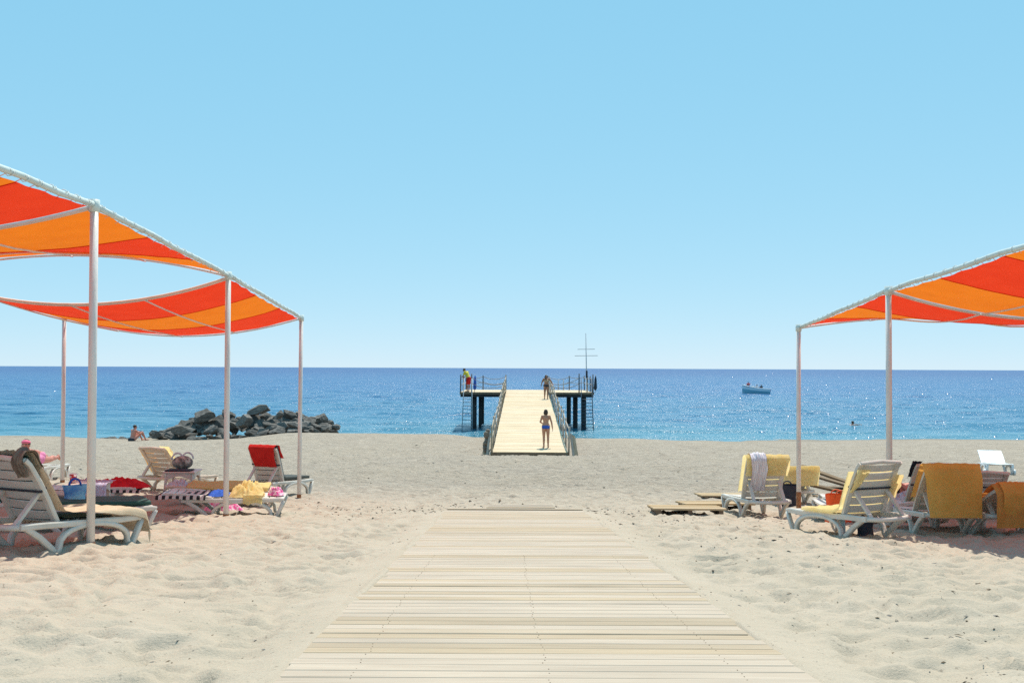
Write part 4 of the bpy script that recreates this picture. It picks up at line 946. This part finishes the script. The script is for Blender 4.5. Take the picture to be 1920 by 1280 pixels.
def figure(name, label, J, loc, rz, skin, girth=1.0, height=1.65, voxel=.0085, hair=None, clothes=(), face=True, bust=False, fem=False, group=None, quat=None, hair_style='bob'):
    k = height / 1.65
    o = thing(name, label, 'person', loc, rz, group)
    if quat is not None: o.rotation_mode = 'QUATERNION'; o.rotation_quaternion = quat
    P = {a: Vector(b) * k for a, b in J.items()}
    g = girth * k
    mb = MB()
    pel, wai, che, nb = P['pelvis'], P['waist'], P['chest'], P['neck']
    def spine_rot(a, b):
        zz = (b - a).normalized(); xx = (P['shoulder_r'] - P['shoulder_l']); xx = (xx - zz * xx.dot(zz)).normalized(); return Matrix((xx, zz.cross(xx), zz)).transposed()
    rp_ = spine_rot(pel, wai); rc_ = spine_rot(wai, nb)
    fw = .90 if fem else 1.0; fh = 1.07 if fem else 1.0
    mb.ell(pel, (.165 * fh * g, .115 * g, .125 * g), 18, 12, rp_)
    mb.ell(pel.lerp(wai, .55), (.14 * g, .10 * g, .12 * g), 18, 12, rp_)
    mb.ell(wai.lerp(che, .35), (.130 * fw * g, .095 * g, .14 * g), 18, 12, rc_)
    mb.ell(che, (.155 * fw * g, .105 * g, .15 * g), 18, 12, rc_)
    for s in 'lr': mb.cap(che.lerp(nb, .6), P['shoulder_' + s], .062 * fw * g, .048 * g)
    if bust:
        for sx in (-1, 1): mb.ell(che + rc_ @ Vector((sx * .07 * g, .085 * g, -.01)), (.062 * g, .055 * g, .06 * g), 12, 8)
    for sx in (-1, 1): mb.ell(pel + rp_ @ Vector((sx * .075 * g, -.065 * g, -.05)), (.085 * g, .08 * g, .09 * g), 12, 8)
    mb.cap(nb, P['head'], .052 * k, .05 * k)
    zz = (P['head_up'] - P['head']).normalized(); fd = P['face'] - P['head']; fd = (fd - zz * fd.dot(zz)).normalized(); rx = fd.cross(zz); HR = Matrix((rx, fd, zz)).transposed(); H = P['head']
    def hp(x, y, z): return H + HR @ (Vector((x, y, z)) * k)
    mb.ell(hp(0, -.008, .02), (.073 * k, .092 * k, .092 * k), 18, 14, HR); mb.ell(hp(0, .03, -.045), (.055 * k, .058 * k, .07 * k), 14, 10, HR)
    mb.cap(hp(0, .085, .012), hp(0, .108, -.022), .010 * k, .015 * k, 8)                       # nose
    for sx in (-1, 1): mb.ell(hp(sx * .074, -.005, -.01), (.012 * k, .022 * k, .032 * k), 8, 6, HR)   # ears
    for s in 'lr':
        mb.cap(P['shoulder_' + s], P['elbow_' + s], .048 * g, .037 * g); mb.cap(P['elbow_' + s], P['wrist_' + s], .038 * g, .025 * k)
        d = P['wrist_' + s] - P['elbow_' + s]; sd = P.get('thumb_' + s, Vector((0, 1, 0))); up = P.get('backhand_' + s, Vector((1 if s == 'r' else -1, 0, 0)))
        hand(mb, P['wrist_' + s], P.get('hand_' + s, d), up, sd, k)
        mb.cap(P['hip_' + s], P['knee_' + s], .088 * fh * g, .055 * g); kn, an = P['knee_' + s], P['ankle_' + s]
        mb.cap(kn, an, .054 * g, .035 * k); 
        shin = (an - kn).normalized(); toe = P['toe_' + s]
        back = -(toe - an); back = (back - shin * back.dot(shin)).normalized() if (back - shin * back.dot(shin)).length > 1e-4 else Vector((0, -1, 0))
        mb.ell(kn.lerp(an, .33) + back * .018 * g, (.052 * g, .052 * g, .11 * g), 12, 9, shin.to_track_quat('Z', 'Y').to_matrix())
        heel = an + back * .03 * k + shin * .04 * k; mb.cap(heel, an.lerp(toe, .55) + shin * .02 * k, .033 * k, .032 * k); mb.cap(an.lerp(toe, .5) + shin * .012 * k, toe, .034 * k, .022 * k)
    body = baked(mb, 'body', M(skin), o, voxel)
    if hair:
        h = MB(); h.ell(hp(0, -.02, .035), (.084 * k, .098 * k, .092 * k), 16, 12, HR)
        if hair_style == 'bob':
            h.ell(hp(0, -.045, -.035), (.098 * k, .078 * k, .105 * k), 14, 10, HR)
            for sx in (-1, 1): h.ell(hp(sx * .068, -.01, -.02), (.026 * k, .055 * k, .085 * k), 10, 8, HR)
        elif hair_style == 'bun': h.ell(hp(0, -.10, .05), (.045 * k, .045 * k, .045 * k), 10, 8, HR)
        baked(h, 'hair', M(hair), o, .010, 3)
    if face:
        e = MB()
        for sx in (-1, 1): e.ell(hp(sx * .031, .079, .008), (.013 * k, .008 * k, .007 * k), 10, 6, HR)
        e.build('eyes', M('hair_dark'), o, True)
        e = MB(); e.ell(hp(0, .086, -.062), (.026 * k, .008 * k, .008 * k), 10, 6, HR); e.build('mouth', mat('lips', (.40, .12, .11), .5), o, True)
    for kind, m in clothes:
        c = MB(); f = g * 1.0
        if kind in ('briefs', 'shorts'):
            c.ell(pel + rp_ @ Vector((0, 0, -.02)), (.176 * f, .130 * f, .105 * f), 20, 10, rp_)
            for sx in (-1, 1): c.ell(pel + rp_ @ Vector((sx * .076 * f, -.066 * f, -.05)), (.093 * f, .088 * f, .085 * f), 12, 8)
        if kind == 'shorts':
            for s in 'lr': c.cap(P['hip_' + s], P['hip_' + s].lerp(P['knee_' + s], .72), .105 * f, .088 * f)
        if kind == 'shirt':
            c.ell(pel.lerp(wai, .6), (.158 * f, .12 * f, .13 * f), 18, 12, rp_); c.ell(wai.lerp(che, .4), (.152 * f, .116 * f, .15 * f), 18, 12, rc_); c.ell(che, (.172 * f, .122 * f, .155 * f), 18, 12, rc_)
            for s in 'lr': c.cap(che.lerp(nb, .55), P['shoulder_' + s], .075 * f, .066 * f); c.cap(P['shoulder_' + s], P['shoulder_' + s].lerp(P['elbow_' + s], .6), .066 * f, .06 * f)
        if kind in ('suit', 'top'):
            c.ell(che + rc_ @ Vector((0, 0, -.03)), (.163 * f, .113 * f, .10 * f), 18, 12, rc_)
            for sx in (-1, 1): c.ell(che + rc_ @ Vector((sx * .07 * f, .086 * f, -.01)), (.068 * f, .061 * f, .064 * f), 12, 8)
        if kind == 'suit':
            c.ell(wai.lerp(che, .3), (.140 * f, .105 * f, .15 * f), 18, 12, rc_); c.ell(pel.lerp(wai, .55), (.150 * f, .110 * f, .12 * f), 18, 12, rp_); c.ell(pel, (.174 * f, .125 * f, .10 * f), 18, 12, rp_)
            for sx in (-1, 1): c.ell(pel + rp_ @ Vector((sx * .076 * f, -.066 * f, -.05)), (.093 * f, .088 * f, .085 * f), 12, 8)
        if kind == 'headband':
            c.ell(hp(0, -.005, .055), (.088 * k, .104 * k, .052 * k), 16, 10, HR)
        baked(c, {'briefs': 'bikini_bottom', 'shorts': 'shorts', 'shirt': 'shirt', 'suit': 'swimsuit', 'top': 'bikini_top', 'headband': 'headband'}[kind], M(m), o, .010, 4)
    return o
STAND = dict(pelvis=(0, 0, .93), waist=(0, 0, 1.06), chest=(0, .005, 1.24), neck=(0, -.01, 1.40), head=(0, .015, 1.53), head_up=(0, .015, 1.65), face=(0, .2, 1.53),
             shoulder_l=(-.175, -.01, 1.36), shoulder_r=(.175, -.01, 1.36), elbow_l=(-.225, -.03, 1.09), elbow_r=(.225, -.03, 1.09), wrist_l=(-.24, .03, .85), wrist_r=(.24, .03, .85),
             hip_l=(-.085, 0, .86), hip_r=(.085, 0, .86), knee_l=(-.095, .015, .47), knee_r=(.095, .015, .47), ankle_l=(-.10, -.015, .075), ankle_r=(.10, -.015, .075), toe_l=(-.125, .15, .022), toe_r=(.125, .15, .022))
def pose(**kw): d = dict(STAND); d.update(kw); return d

# woman seen from behind at the foot of the ramp
yw = 43.0; t = (yw - R0) / (R1 - R0); zc = rp(t).z
figure('person', 'woman in blue bikini bottoms standing at the ramp foot, seen from behind', pose(elbow_l=(-.235, .02, 1.10), wrist_l=(-.12, .20, 1.02), hand_l=(.3, .15, -.02), elbow_r=(.245, -.02, 1.08), wrist_r=(.285, .06, .83),
       shoulder_l=(-.155, -.01, 1.35), shoulder_r=(.155, -.01, 1.35), knee_l=(-.085, .02, .47), ankle_l=(-.085, -.015, .075), toe_l=(-.12, .14, .022), head=(.0, .03, 1.525), face=(.03, .2, 1.49)), (1.475, yw, zc), 0, 'skin', 1.02, 1.66, hair='hair_dark', clothes=(('briefs', 'cloth_blue'),), face=False, fem=True)
yw = 67.3; t = (yw - R0) / (R1 - R0); zc = rp(t).z
figure('person', 'woman in dark swimwear coming down the ramp, hand on the right railing', pose(shoulder_l=(-.19, -.01, 1.36), shoulder_r=(.19, -.01, 1.36), elbow_l=(-.36, -.10, 1.16), wrist_l=(-.43, .06, .97), hand_l=(-.05, .2, -.05), backhand_l=(0, 0, 1), thumb_l=(1, 0, 0), elbow_r=(.30, -.02, 1.1), wrist_r=(.36, .08, .86),
       knee_l=(-.10, .07, .48), ankle_l=(-.09, .06, .075), toe_l=(-.11, .22, .022), knee_r=(.10, .0, .47), ankle_r=(.11, -.10, .085), toe_r=(.13, .05, .022), head=(.02, .05, 1.52), face=(-.03, .22, 1.47)),
       (2.33, yw, zc), math.pi, 'skin_tan', 1.18, 1.64, hair='hair_dark', clothes=(('top', mat('swim_tan', (.36, .27, .19), .8) and 'swim_tan'), ('briefs', 'cloth_dark')), bust=True, fem=True)
figure('person', 'man in yellow shirt and red shorts bending over the platform corner rail', pose(pelvis=(0, -.06, .91), waist=(0, 0, 1.03), chest=(0, .09, 1.19), neck=(0, .17, 1.33), head=(0, .28, 1.42), head_up=(0, .34, 1.52), face=(0, .42, 1.33), shoulder_l=(-.18, .13, 1.30), shoulder_r=(.18, .13, 1.30),
       elbow_l=(-.22, .22, 1.05), wrist_l=(-.16, .38, .98), hand_l=(.02, .2, -.06), elbow_r=(.22, .20, 1.05), wrist_r=(.18, .37, .97), hand_r=(-.02, .2, -.06), hip_l=(-.085, -.06, .85), hip_r=(.085, -.06, .85), knee_l=(-.1, .0, .46), knee_r=(.1, -.04, .46)),
       (-3.05, 69.1, PZ), rad(62), 'skin_tan', 1.05, 1.74, hair='hair_dark', clothes=(('shirt', mat('shirt_yellow', (.62, .52, .06), .9) and 'shirt_yellow'), ('shorts', 'towel_red')), hair_style='short')
# man sitting at the water's edge
SIT = pose(pelvis=(0, 0, .10), waist=(0, .02, .24), chest=(0, .07, .42), neck=(0, .10, .57), head=(0, .15, .70), head_up=(0, .16, .82), face=(.02, .34, .69), shoulder_l=(-.19, .08, .53), shoulder_r=(.19, .08, .53),
           elbow_l=(-.25, .24, .36), elbow_r=(.25, .25, .38), wrist_l=(-.12, .44, .42), wrist_r=(.14, .46, .42), hip_l=(-.10, .02, .09), hip_r=(.10, .02, .09), knee_l=(-.16, .44, .42), knee_r=(.16, .46, .42), ankle_l=(-.14, .62, .07), ankle_r=(.14, .66, .07), toe_l=(-.16, .80, .03), toe_r=(.16, .84, .03))
xq, yq = -20.6, 54.2
figure('person', 'sunburnt bather sitting at the water edge beside the dark rocks', SIT, (xq, yq, float(ground_full(np.array(xq), np.array(yq)))), rad(-38), 'skin_pink', 1.15, 1.75, hair='hair_dark', clothes=(('briefs', 'cloth_dark'),), hair_style='short', face=False)
# sunbather propped on her elbows on the far left lounger (head towards the camera)
PRONE = pose(pelvis=(0, .0, .13), waist=(0, -.14, .15), chest=(0, -.31, .24), neck=(0, -.44, .35), head=(0, -.52, .46), head_up=(0, -.50, .58), face=(.02, -.75, .44), shoulder_l=(.18, -.39, .30), shoulder_r=(-.18, -.39, .30),
             elbow_l=(.25, -.56, .05), elbow_r=(-.25, -.56, .05), wrist_l=(.06, -.70, .05), wrist_r=(-.06, -.72, .06), hand_l=(-.2, -.06, 0), hand_r=(.2, -.06, 0), backhand_l=(0, 0, 1), backhand_r=(0, 0, 1), thumb_l=(0, 1, 0), thumb_r=(0, 1, 0),
             hip_l=(.085, .06, .12), hip_r=(-.085, .06, .12), knee_l=(.11, .47, .08), knee_r=(-.11, .47, .08), ankle_l=(.13, .86, .09), ankle_r=(-.12, .86, .09), toe_l=(.14, 1.02, .03), toe_r=(-.13, 1.02, .03))
figure('person', 'sunbather in a pink headband and pink swimsuit propped on her elbows, far left', PRONE, lpt(LH, (0, -.05, SEAT + .02)), rad(5), 'skin_pink', 1.1, 1.68, hair='hair_dark', clothes=(('headband', mat('band_pink', (.80, .16, .28), .8) and 'band_pink'), ('suit', mat('suit_pink', (.72, .24, .42), .8) and 'suit_pink')), hair_style='short')
# sunbather on the flat white lounger behind the nearest right lounger: on the back, knees up
SUP = pose(pelvis=(0, 0, .12), waist=(0, -.14, .12), chest=(0, -.32, .13), neck=(0, -.47, .13), head=(0, -.60, .17), head_up=(0, -.72, .17), face=(0, -.60, .4), shoulder_l=(.17, -.43, .12), shoulder_r=(-.17, -.43, .12), elbow_l=(.28, -.2, .08), elbow_r=(-.26, -.2, .08),
           wrist_l=(.2, .02, .2), wrist_r=(-.12, -.02, .25), hip_l=(.085, .05, .12), hip_r=(-.085, .05, .12), knee_l=(.11, .33, .44), knee_r=(-.10, .37, .46), ankle_l=(.11, .60, .09), ankle_r=(-.11, .66, .09), toe_l=(.13, .76, .03), toe_r=(-.12, .82, .03))
RK = lounger('flat lounger under the sunbather, behind the nearest right backrest', 6.35, 17.2, -84, 6)
figure('person', 'sunbather lying with one knee up behind the nearest right backrest', SUP, lpt(RK, (0, -.25, SEAT + .03)), rad(84), 'skin_pink', 1.12, 1.72, hair='hair_dark', clothes=(('shorts', 'cloth_dark'),), hair_style='short')
# swimmer
SW = pose(pelvis=(0, -.55, -.28), waist=(0, -.42, -.22), chest=(0, -.22, -.14), neck=(0, -.06, -.02), head=(0, .02, .12), head_up=(0, 0, .24), face=(0, .2, .11), shoulder_l=(-.18, -.10, -.06), shoulder_r=(.18, -.10, -.06), elbow_l=(-.32, .14, -.06), elbow_r=(.34, .10, -.03), wrist_l=(-.24, .36, -.04), wrist_r=(.50, .26, .02), hand_r=(.2, .1, -.02), backhand_r=(0, 0, 1), thumb_r=(0, 1, 0),
          hip_l=(-.085, -.6, -.3), hip_r=(.085, -.6, -.3), knee_l=(-.1, -.98, -.4), knee_r=(.1, -.98, -.36), ankle_l=(-.1, -1.34, -.46), ankle_r=(.1, -1.35, -.4), toe_l=(-.1, -1.5, -.5), toe_r=(.1, -1.5, -.45))
figure('person', 'swimmer with dark hair, head and arm above the water between the right posts', SW, (25.3, 74.0, .14), rad(-75), 'skin_tan', 1.0, 1.75, hair='hair_dark', hair_style='short', clothes=(('shorts', 'cloth_dark'),))

# ------------------------------------------------------------------ motor boat
bt = thing('motor_boat', 'small blue and white motor boat with people, anchored off the right side', 'boat', (41.2, 168, -.02), rad(93))
mat('hull_blue', (.16, .36, .46), .35, (.22, .42, .50), 3); mat('hull_white', (.70, .72, .74), .35, (.62, .64, .66), 4); mat('antifoul', (.10, .06, .03), .6, (.05, .04, .03), 4)
# stations along local +Y (bow); half breadth, sheer height, keel depth
ST = [(-2.2, .72, .62, -.22), (-1.2, .82, .66, -.26), (0, .86, .74, -.28), (1.0, .74, .86, -.26), (1.7, .45, 1.0, -.2), (2.15, .16, 1.1, -.05), (2.35, .03, 1.14, .2)]
def ring(st):
    y, b, sh, kd = st; sh *= 1.35; r = []
    for s in (-1, 1):
        seq = [(b, sh), (b * .99, sh * .62), (b * .95, sh * .4), (b * .88, .12), (b * .72, -.03), (b * .35, kd * .7)]
        seq = seq if s == -1 else seq[::-1]
        for (x, z) in seq: r.append((s * x, y, z))
        if s == -1: r.append((0, y, kd))
    return r
rings = [ring(s) for s in ST]
def strip(j0, j1, name, m):
    mb = MB(); vs = [r[j] for r in rings for j in range(j0, j1 + 1)]; w = j1 - j0 + 1
    fs = [(i * w + j, i * w + j + 1, (i + 1) * w + j + 1, (i + 1) * w + j) for i in range(len(rings) - 1) for j in range(w - 1)]
    fs.append(tuple(range(w))); 
    mb.add(vs, fs); o = mb.build(name, M(m), bt); o.modifiers.new('t', 'SOLIDIFY').thickness = .03; return o
strip(0, 1, 'sheer_strake', 'hull_white'); strip(11, 12, 'sheer_strake', 'hull_white'); strip(1, 3, 'topside', 'hull_blue'); strip(9, 11, 'topside', 'hull_blue'); strip(3, 9, 'bottom', 'antifoul')
for s in (0, 12):
    mb = MB(); mb.tube([Vector(r[s]) + Vector((0, 0, .02)) for r in rings], .085, 7); mb.build('gunwale', M('hull_white'), bt, True)
mb = MB(); mb.add([(-.70, -2.1, .2), (.70, -2.1, .2), (.8, 0, .22), (-.8, 0, .22), (-.42, 1.6, .3), (.42, 1.6, .3)], [(0, 1, 2, 3), (3, 2, 5, 4)]); fl = mb.build('floor_board', M('hull_white'), bt); fl.modifiers.new('t', 'SOLIDIFY').thickness = .03
for yy, b, z in ((-1.0, .78, .68), (-.25, .82, .71)):
    mb = MB(); mb.box((0, yy, z), (2 * b, .3, .05)); mb.build('thwart', M('hull_white'), bt)
mb = MB(); mb.add([(-.72, 1.0, 1.17), (.72, 1.0, 1.17), (.44, 1.7, 1.36), (-.44, 1.7, 1.36), (.02, 2.33, 1.54), (-.02, 2.33, 1.54)], [(0, 1, 2, 3), (3, 2, 4, 5)]); fd = mb.build('fore_deck', M('hull_white'), bt); fd.modifiers.new('t', 'SOLIDIFY').thickness = .03
mb = MB(); mb.box((0, .55, 1.0), (.5, .35, .8), bevel=.04); mb.build('console', M('hull_white'), bt)
ob_ = MB(); ob_.box((0, -2.35, .62), (.28, .26, .36), bevel=.05); en = ob_.build('outboard_engine', mat('engine_purple', (.16, .05, .16), .4) and M('engine_purple'), bt)
mb = MB(); mb.box((0, -2.33, .1), (.1, .16, .7)); mb.build('engine_shaft', M('cloth_dark'), en)
bm_ = bt.matrix_basis
SITB = dict(SIT)
for (yl, lab, sk, cl, dz) in ((1.25, 'person in red sitting on the bow of the motor boat', 'skin', (('shirt', 'cloth_red'),), 1.2), (-.25, 'person in pale top sitting amidships in the motor boat', 'skin', (('shirt', 'cloth_white'),), .75), (-1.0, 'person in dark clothes sitting behind the boat console', 'skin_tan', (('shirt', 'cloth_dark'),), .72)):
    figure('person', lab, SITB, tuple(bm_ @ Vector((0.1, yl, dz))), rad(150 if yl > 1 else 20), sk, 1.1, 1.75, .014, 'hair_dark', cl + (('shorts', 'cloth_blue'),), hair_style='short')

# ------------------------------------------------------------------ rocks at the water's edge
def rock_material():
    m = bpy.data.materials.new('rock'); m.use_nodes = True; N = m.node_tree.nodes; L = m.node_tree.links; p = N['Principled BSDF']; p.inputs['Roughness'].default_value = .85; p.inputs['Specular IOR Level'].default_value = .3
    tc = N.new('ShaderNodeTexCoord'); oi = N.new('ShaderNodeObjectInfo')
    n1 = N.new('ShaderNodeTexNoise'); n1.inputs['Scale'].default_value = 2.5; n1.inputs['Detail'].default_value = 8; n1.inputs['Roughness'].default_value = .65; L.new(tc.outputs['Object'], n1.inputs[0])
    mp = N.new('ShaderNodeMapping'); mp.inputs['Scale'].default_value = (1, 1.5, 5); mp.inputs['Rotation'].default_value = (.4, .3, 0); L.new(tc.outputs['Object'], mp.inputs[0])
    n2 = N.new('ShaderNodeTexNoise'); n2.inputs['Scale'].default_value = 3; n2.inputs['Detail'].default_value = 5; L.new(mp.outputs[0], n2.inputs[0])
    cr = N.new('ShaderNodeValToRGB'); E = cr.color_ramp.elements; E[0].position = .3; E[0].color = (.045, .041, .037, 1); E[1].position = .72; E[1].color = (.34, .315, .285, 1); e = E.new(.52); e.color = (.15, .138, .125, 1)
    ad = N.new('ShaderNodeMath'); ad.operation = 'ADD'; mu = N.new('ShaderNodeMath'); mu.operation = 'MULTIPLY'; mu.inputs[1].default_value = .5; mu2 = N.new('ShaderNodeMath'); mu2.operation = 'MULTIPLY'; mu2.inputs[1].default_value = .5
    L.new(n1.outputs[0], mu.inputs[0]); L.new(n2.outputs[0], mu2.inputs[0]); L.new(mu.outputs[0], ad.inputs[0]); L.new(mu2.outputs[0], ad.inputs[1]); L.new(ad.outputs[0], cr.inputs[0])
    hs = N.new('ShaderNodeHueSaturation'); r2 = N.new('ShaderNodeMapRange'); r2.inputs[3].default_value = .65; r2.inputs[4].default_value = 1.35; L.new(oi.outputs['Random'], r2.inputs[0]); L.new(r2.outputs[0], hs.inputs['Value']); L.new(cr.outputs[0], hs.inputs['Color']); L.new(hs.outputs[0], p.inputs['Base Color'])
    bp = N.new('ShaderNodeBump'); bp.inputs['Strength'].default_value = .8; bp.inputs['Distance'].default_value = .12; L.new(ad.outputs[0], bp.inputs['Height']); L.new(bp.outputs[0], p.inputs['Normal'])
    return m
rock_m = rock_material()
def rock_mesh(seed, cuts=26):
    r = random.Random(seed); bm = bmesh.new(); bmesh.ops.create_icosphere(bm, subdivisions=4, radius=1.0)
    pl = []
    for _ in range(cuts):
        n = Vector((r.gauss(0, 1), r.gauss(0, 1), r.gauss(0, 1))).normalized(); pl.append((n, r.uniform(.42, .88)))
    for v in bm.verts:
        for n, d in pl:
            q = v.co.dot(n) - d
            if q > 0: v.co -= n * q * .99
        c = v.co
        v.co = c * (1.12 + .035 * float(vnoise(c.x * 2.3 + seed, c.y * 2.3 + c.z * 1.9, seed % 50)) + .03 * float(vnoise(c.x * 7 + c.z * 5, c.y * 6, seed % 50 + 1)))
    me = bpy.data.meshes.new('rock'); bm.to_mesh(me); bm.free(); me.materials.append(rock_m); me.update(); return me
rmesh = [rock_mesh(100 + s) for s in range(16)]
def rock(label, x, y, z, size, rot, seed, group='dark rocks piled at the water edge'):
    o = link('rock', rmesh[seed % 16], None, (x, y, z)); o.scale = size; o.rotation_euler = rot
    return tag(o, label, 'rock', group)
def rx(px, d): return (px - 960) / 1867 * d
def rzv(py, d): return CAMZ - (py - 688.5) / 1867 * d
# the blocks one can tell apart; (photo x, y of the centre, depth, half sizes, rotation)
BIG = [('big tilted grey block on the left shoulder of the rock pile', 383, 781, 58.5, (.88, .8, .50), (.2, -.42, .2), 0),
       ('long grey slab pointing up to the right on top of the rock pile', 486, 769, 59.0, (1.15, .8, .42), (.1, -.40, .1), 1),
       ('broad low rock at the left foot of the rock pile', 345, 808, 56.4, (.85, .6, .42), (.1, -.18, .3), 2),
       ('leftmost rounded black rock of the rock pile', 300, 816, 56.0, (.55, .5, .32), (0, .1, .6), 3),
       ('rightmost dark rock of the pile, low against the sea', 632, 800, 57.6, (.40, .4, .27), (.1, .2, .4), 4),
       ('rounded grey rock crowning the right half of the pile', 605, 786, 58.6, (.62, .6, .48), (.3, .25, .2), 5),
       ('pale grey boulder right of the leaning slab', 545, 778, 59.2, (.75, .6, .42), (.2, .1, .9), 6),
       ('small pointed stone standing upright on the pile', 526, 777, 57.6, (.28, .25, .42), (.1, .3, .2), 7),
       ('grey boulder in the middle of the pile under the slab', 462, 788, 57.6, (.80, .6, .44), (.1, -.1, .2), 8),
       ('dark rock between the left block and the slab', 428, 778, 59.2, (.7, .6, .42), (.3, .2, .5), 9),
       ('flat grey rock low in the front left of the pile', 400, 806, 56.3, (.75, .6, .36), (.2, -.2, .1), 10),
       ('grey boulder at the front right of the pile', 555, 797, 56.9, (.68, .55, .34), (.1, .15, .4), 11)]
for (lab, px, py, d, size, rot, sd) in BIG: rock(lab, rx(px, d), d, rzv(py, d), tuple(q * .86 for q in size), rot, sd, None)
R2 = random.Random(5)
for q in range(26):                                       # the bulk of the mound
    px = 322 + 300 * (q + .5) / 26; top = float(np.interp(px, [285, 330, 365, 400, 430, 470, 510, 545, 590, 615, 636], [812, 800, 784, 782, 780, 776, 772, 776, 780, 790, 802]))
    d = 59.4 + R2.uniform(-.5, .6); s_ = R2.uniform(.55, .8)
    rock('one of the many smaller dark rocks filling the pile at the water edge', rx(px, d), d, rzv(top + 15 + R2.uniform(0, 6), d), (s_, s_ * .8, s_ * .8), (R2.uniform(-.3, .3), R2.uniform(-.4, .4), R2.uniform(0, 6)), R2.randrange(16))
prof = [(285, 812), (330, 800), (365, 782), (400, 782), (430, 780), (470, 778), (510, 776), (545, 776), (590, 778), (615, 788), (636, 800)]
foot = [(285, 824), (400, 823), (470, 818), (540, 808), (600, 808), (640, 806)]
for i in range(200):
    px = R2.uniform(288, 630); lay = R2.random(); top = np.interp(px, *zip(*prof)); bot = np.interp(px, *zip(*foot))
    py = top + 5 + (bot - top - 3) * lay; d = 60.2 - 4.0 * lay + R2.uniform(-.3, .3)
    s = R2.choice([.16, .2, .25, .3, .36, .44])
    if py - s * 20 < top - 3: s *= .7
    rock('one of the many smaller dark rocks filling the pile at the water edge', rx(px, d), d, rzv(py, d), (s * R2.uniform(1.1, 1.9), s, s * R2.uniform(.5, .8)), (R2.uniform(-.4, .4), R2.uniform(-.5, .5), R2.uniform(0, 6)), R2.randrange(16))
for (px, w, h) in ((196, .4, .16), (213, .5, .22), (232, .5, .2), (247, .42, .16)):
    d = 56.0; rock('one of the low black rocks left of the sitting bather', rx(px, d), d, rzv(825.5, d) + .0, (w, .4, h), (0, 0, px), px, 'low black rocks left of the bather')

# ------------------------------------------------------------------ dry seaweed, twigs and pebbles lying on the sand
R3 = random.Random(21); mb = MB()
spots = []
for _ in range(520):
    y_ = R3.uniform(4.2, 17); side_ = R3.random()
    x_ = (bw_x(y_) + BW_W / 2 + abs(R3.gauss(0, 1)) * (.5 + .13 * y_)) if side_ < .72 else (bw_x(y_) - BW_W / 2 - abs(R3.gauss(0, 1)) * (.4 + .1 * y_))
    spots.append((x_, y_, R3.uniform(.004, .011) * (.5 + .05 * y_)))
cl = [(2.05, 4.35, .10, 16), (2.2, 4.75, .2, 14), (2.6, 5.9, .3, 18), (2.35, 5.2, .15, 12), (1.95, 6.9, .3, 20), (-1.55, 4.9, .18, 12), (-2.6, 5.8, .4, 12), (-1.9, 16.4, .8, 220), (1.8, 16.3, .5, 130), (-.9, 17.2, .9, 200), (1.2, 17.4, .5, 90), (-3.4, 17.6, 1.0, 130), (-3.2, 15.0, 1.0, 26), (2.5, 14, .9, 150), (3.4, 15.4, 1.0, 90), (3.2, 11.5, .8, 110), (2.6, 9.0, .7, 70), (4.4, 11.4, .5, 50), (3.6, 7.2, .6, 30), (-1.4, 10.5, .5, 20)]
for (cx, cy, sp, n) in cl:
    for _ in range(n): spots.append((R3.gauss(cx, sp), R3.gauss(cy, sp * .55), R3.uniform(.005, .015) * (.5 + .075 * min(cy, 15))))
for _ in range(420): 
    y_ = R3.uniform(17, 50); spots.append((R3.uniform(-.5, .5) * y_, y_, R3.uniform(.015, .05)))
zs_ = ground_full(np.array([a for a, _, _ in spots]), np.array([b for _, b, _ in spots]))
for (x_, y_, s), z_ in zip(spots, zs_):
    if y_ < 16.4 and abs(x_ - bw_x(y_)) < BW_W / 2 + .02: continue
    if abs(x_ - 1) < 1.8 and y_ > 41: continue
    a = R3.uniform(0, math.pi); l = s * R3.uniform(1, 2.6); w = s * R3.uniform(.35, .9); h = s * R3.uniform(.3, .7)
    ca, sa = math.cos(a), math.sin(a)
    def q(u, v, z): return (x_ + u * ca - v * sa, y_ + u * sa + v * ca, float(z_) + z)
    mb.cur = R3.randrange(3)
    mb.add([q(-l, 0, 0), q(-l * .2, -w, .001), q(l, -w * .2, .0), q(l * .3, w, .001), q(0, 0, h), q(l * .5, 0, h * .6)], [(0, 1, 4), (1, 2, 5, 4), (2, 3, 5), (3, 0, 4), (3, 4, 5)])
wd = mb.build('beach_litter', (mat('weed_dark', (.05, .035, .022), .9), mat('weed_brown', (.14, .095, .055), .9), mat('pebble', (.20, .18, .16), .8)))
tag(wd, 'dark scraps of dry seaweed, twigs and pebbles scattered on the sand', None, None, 'stuff')
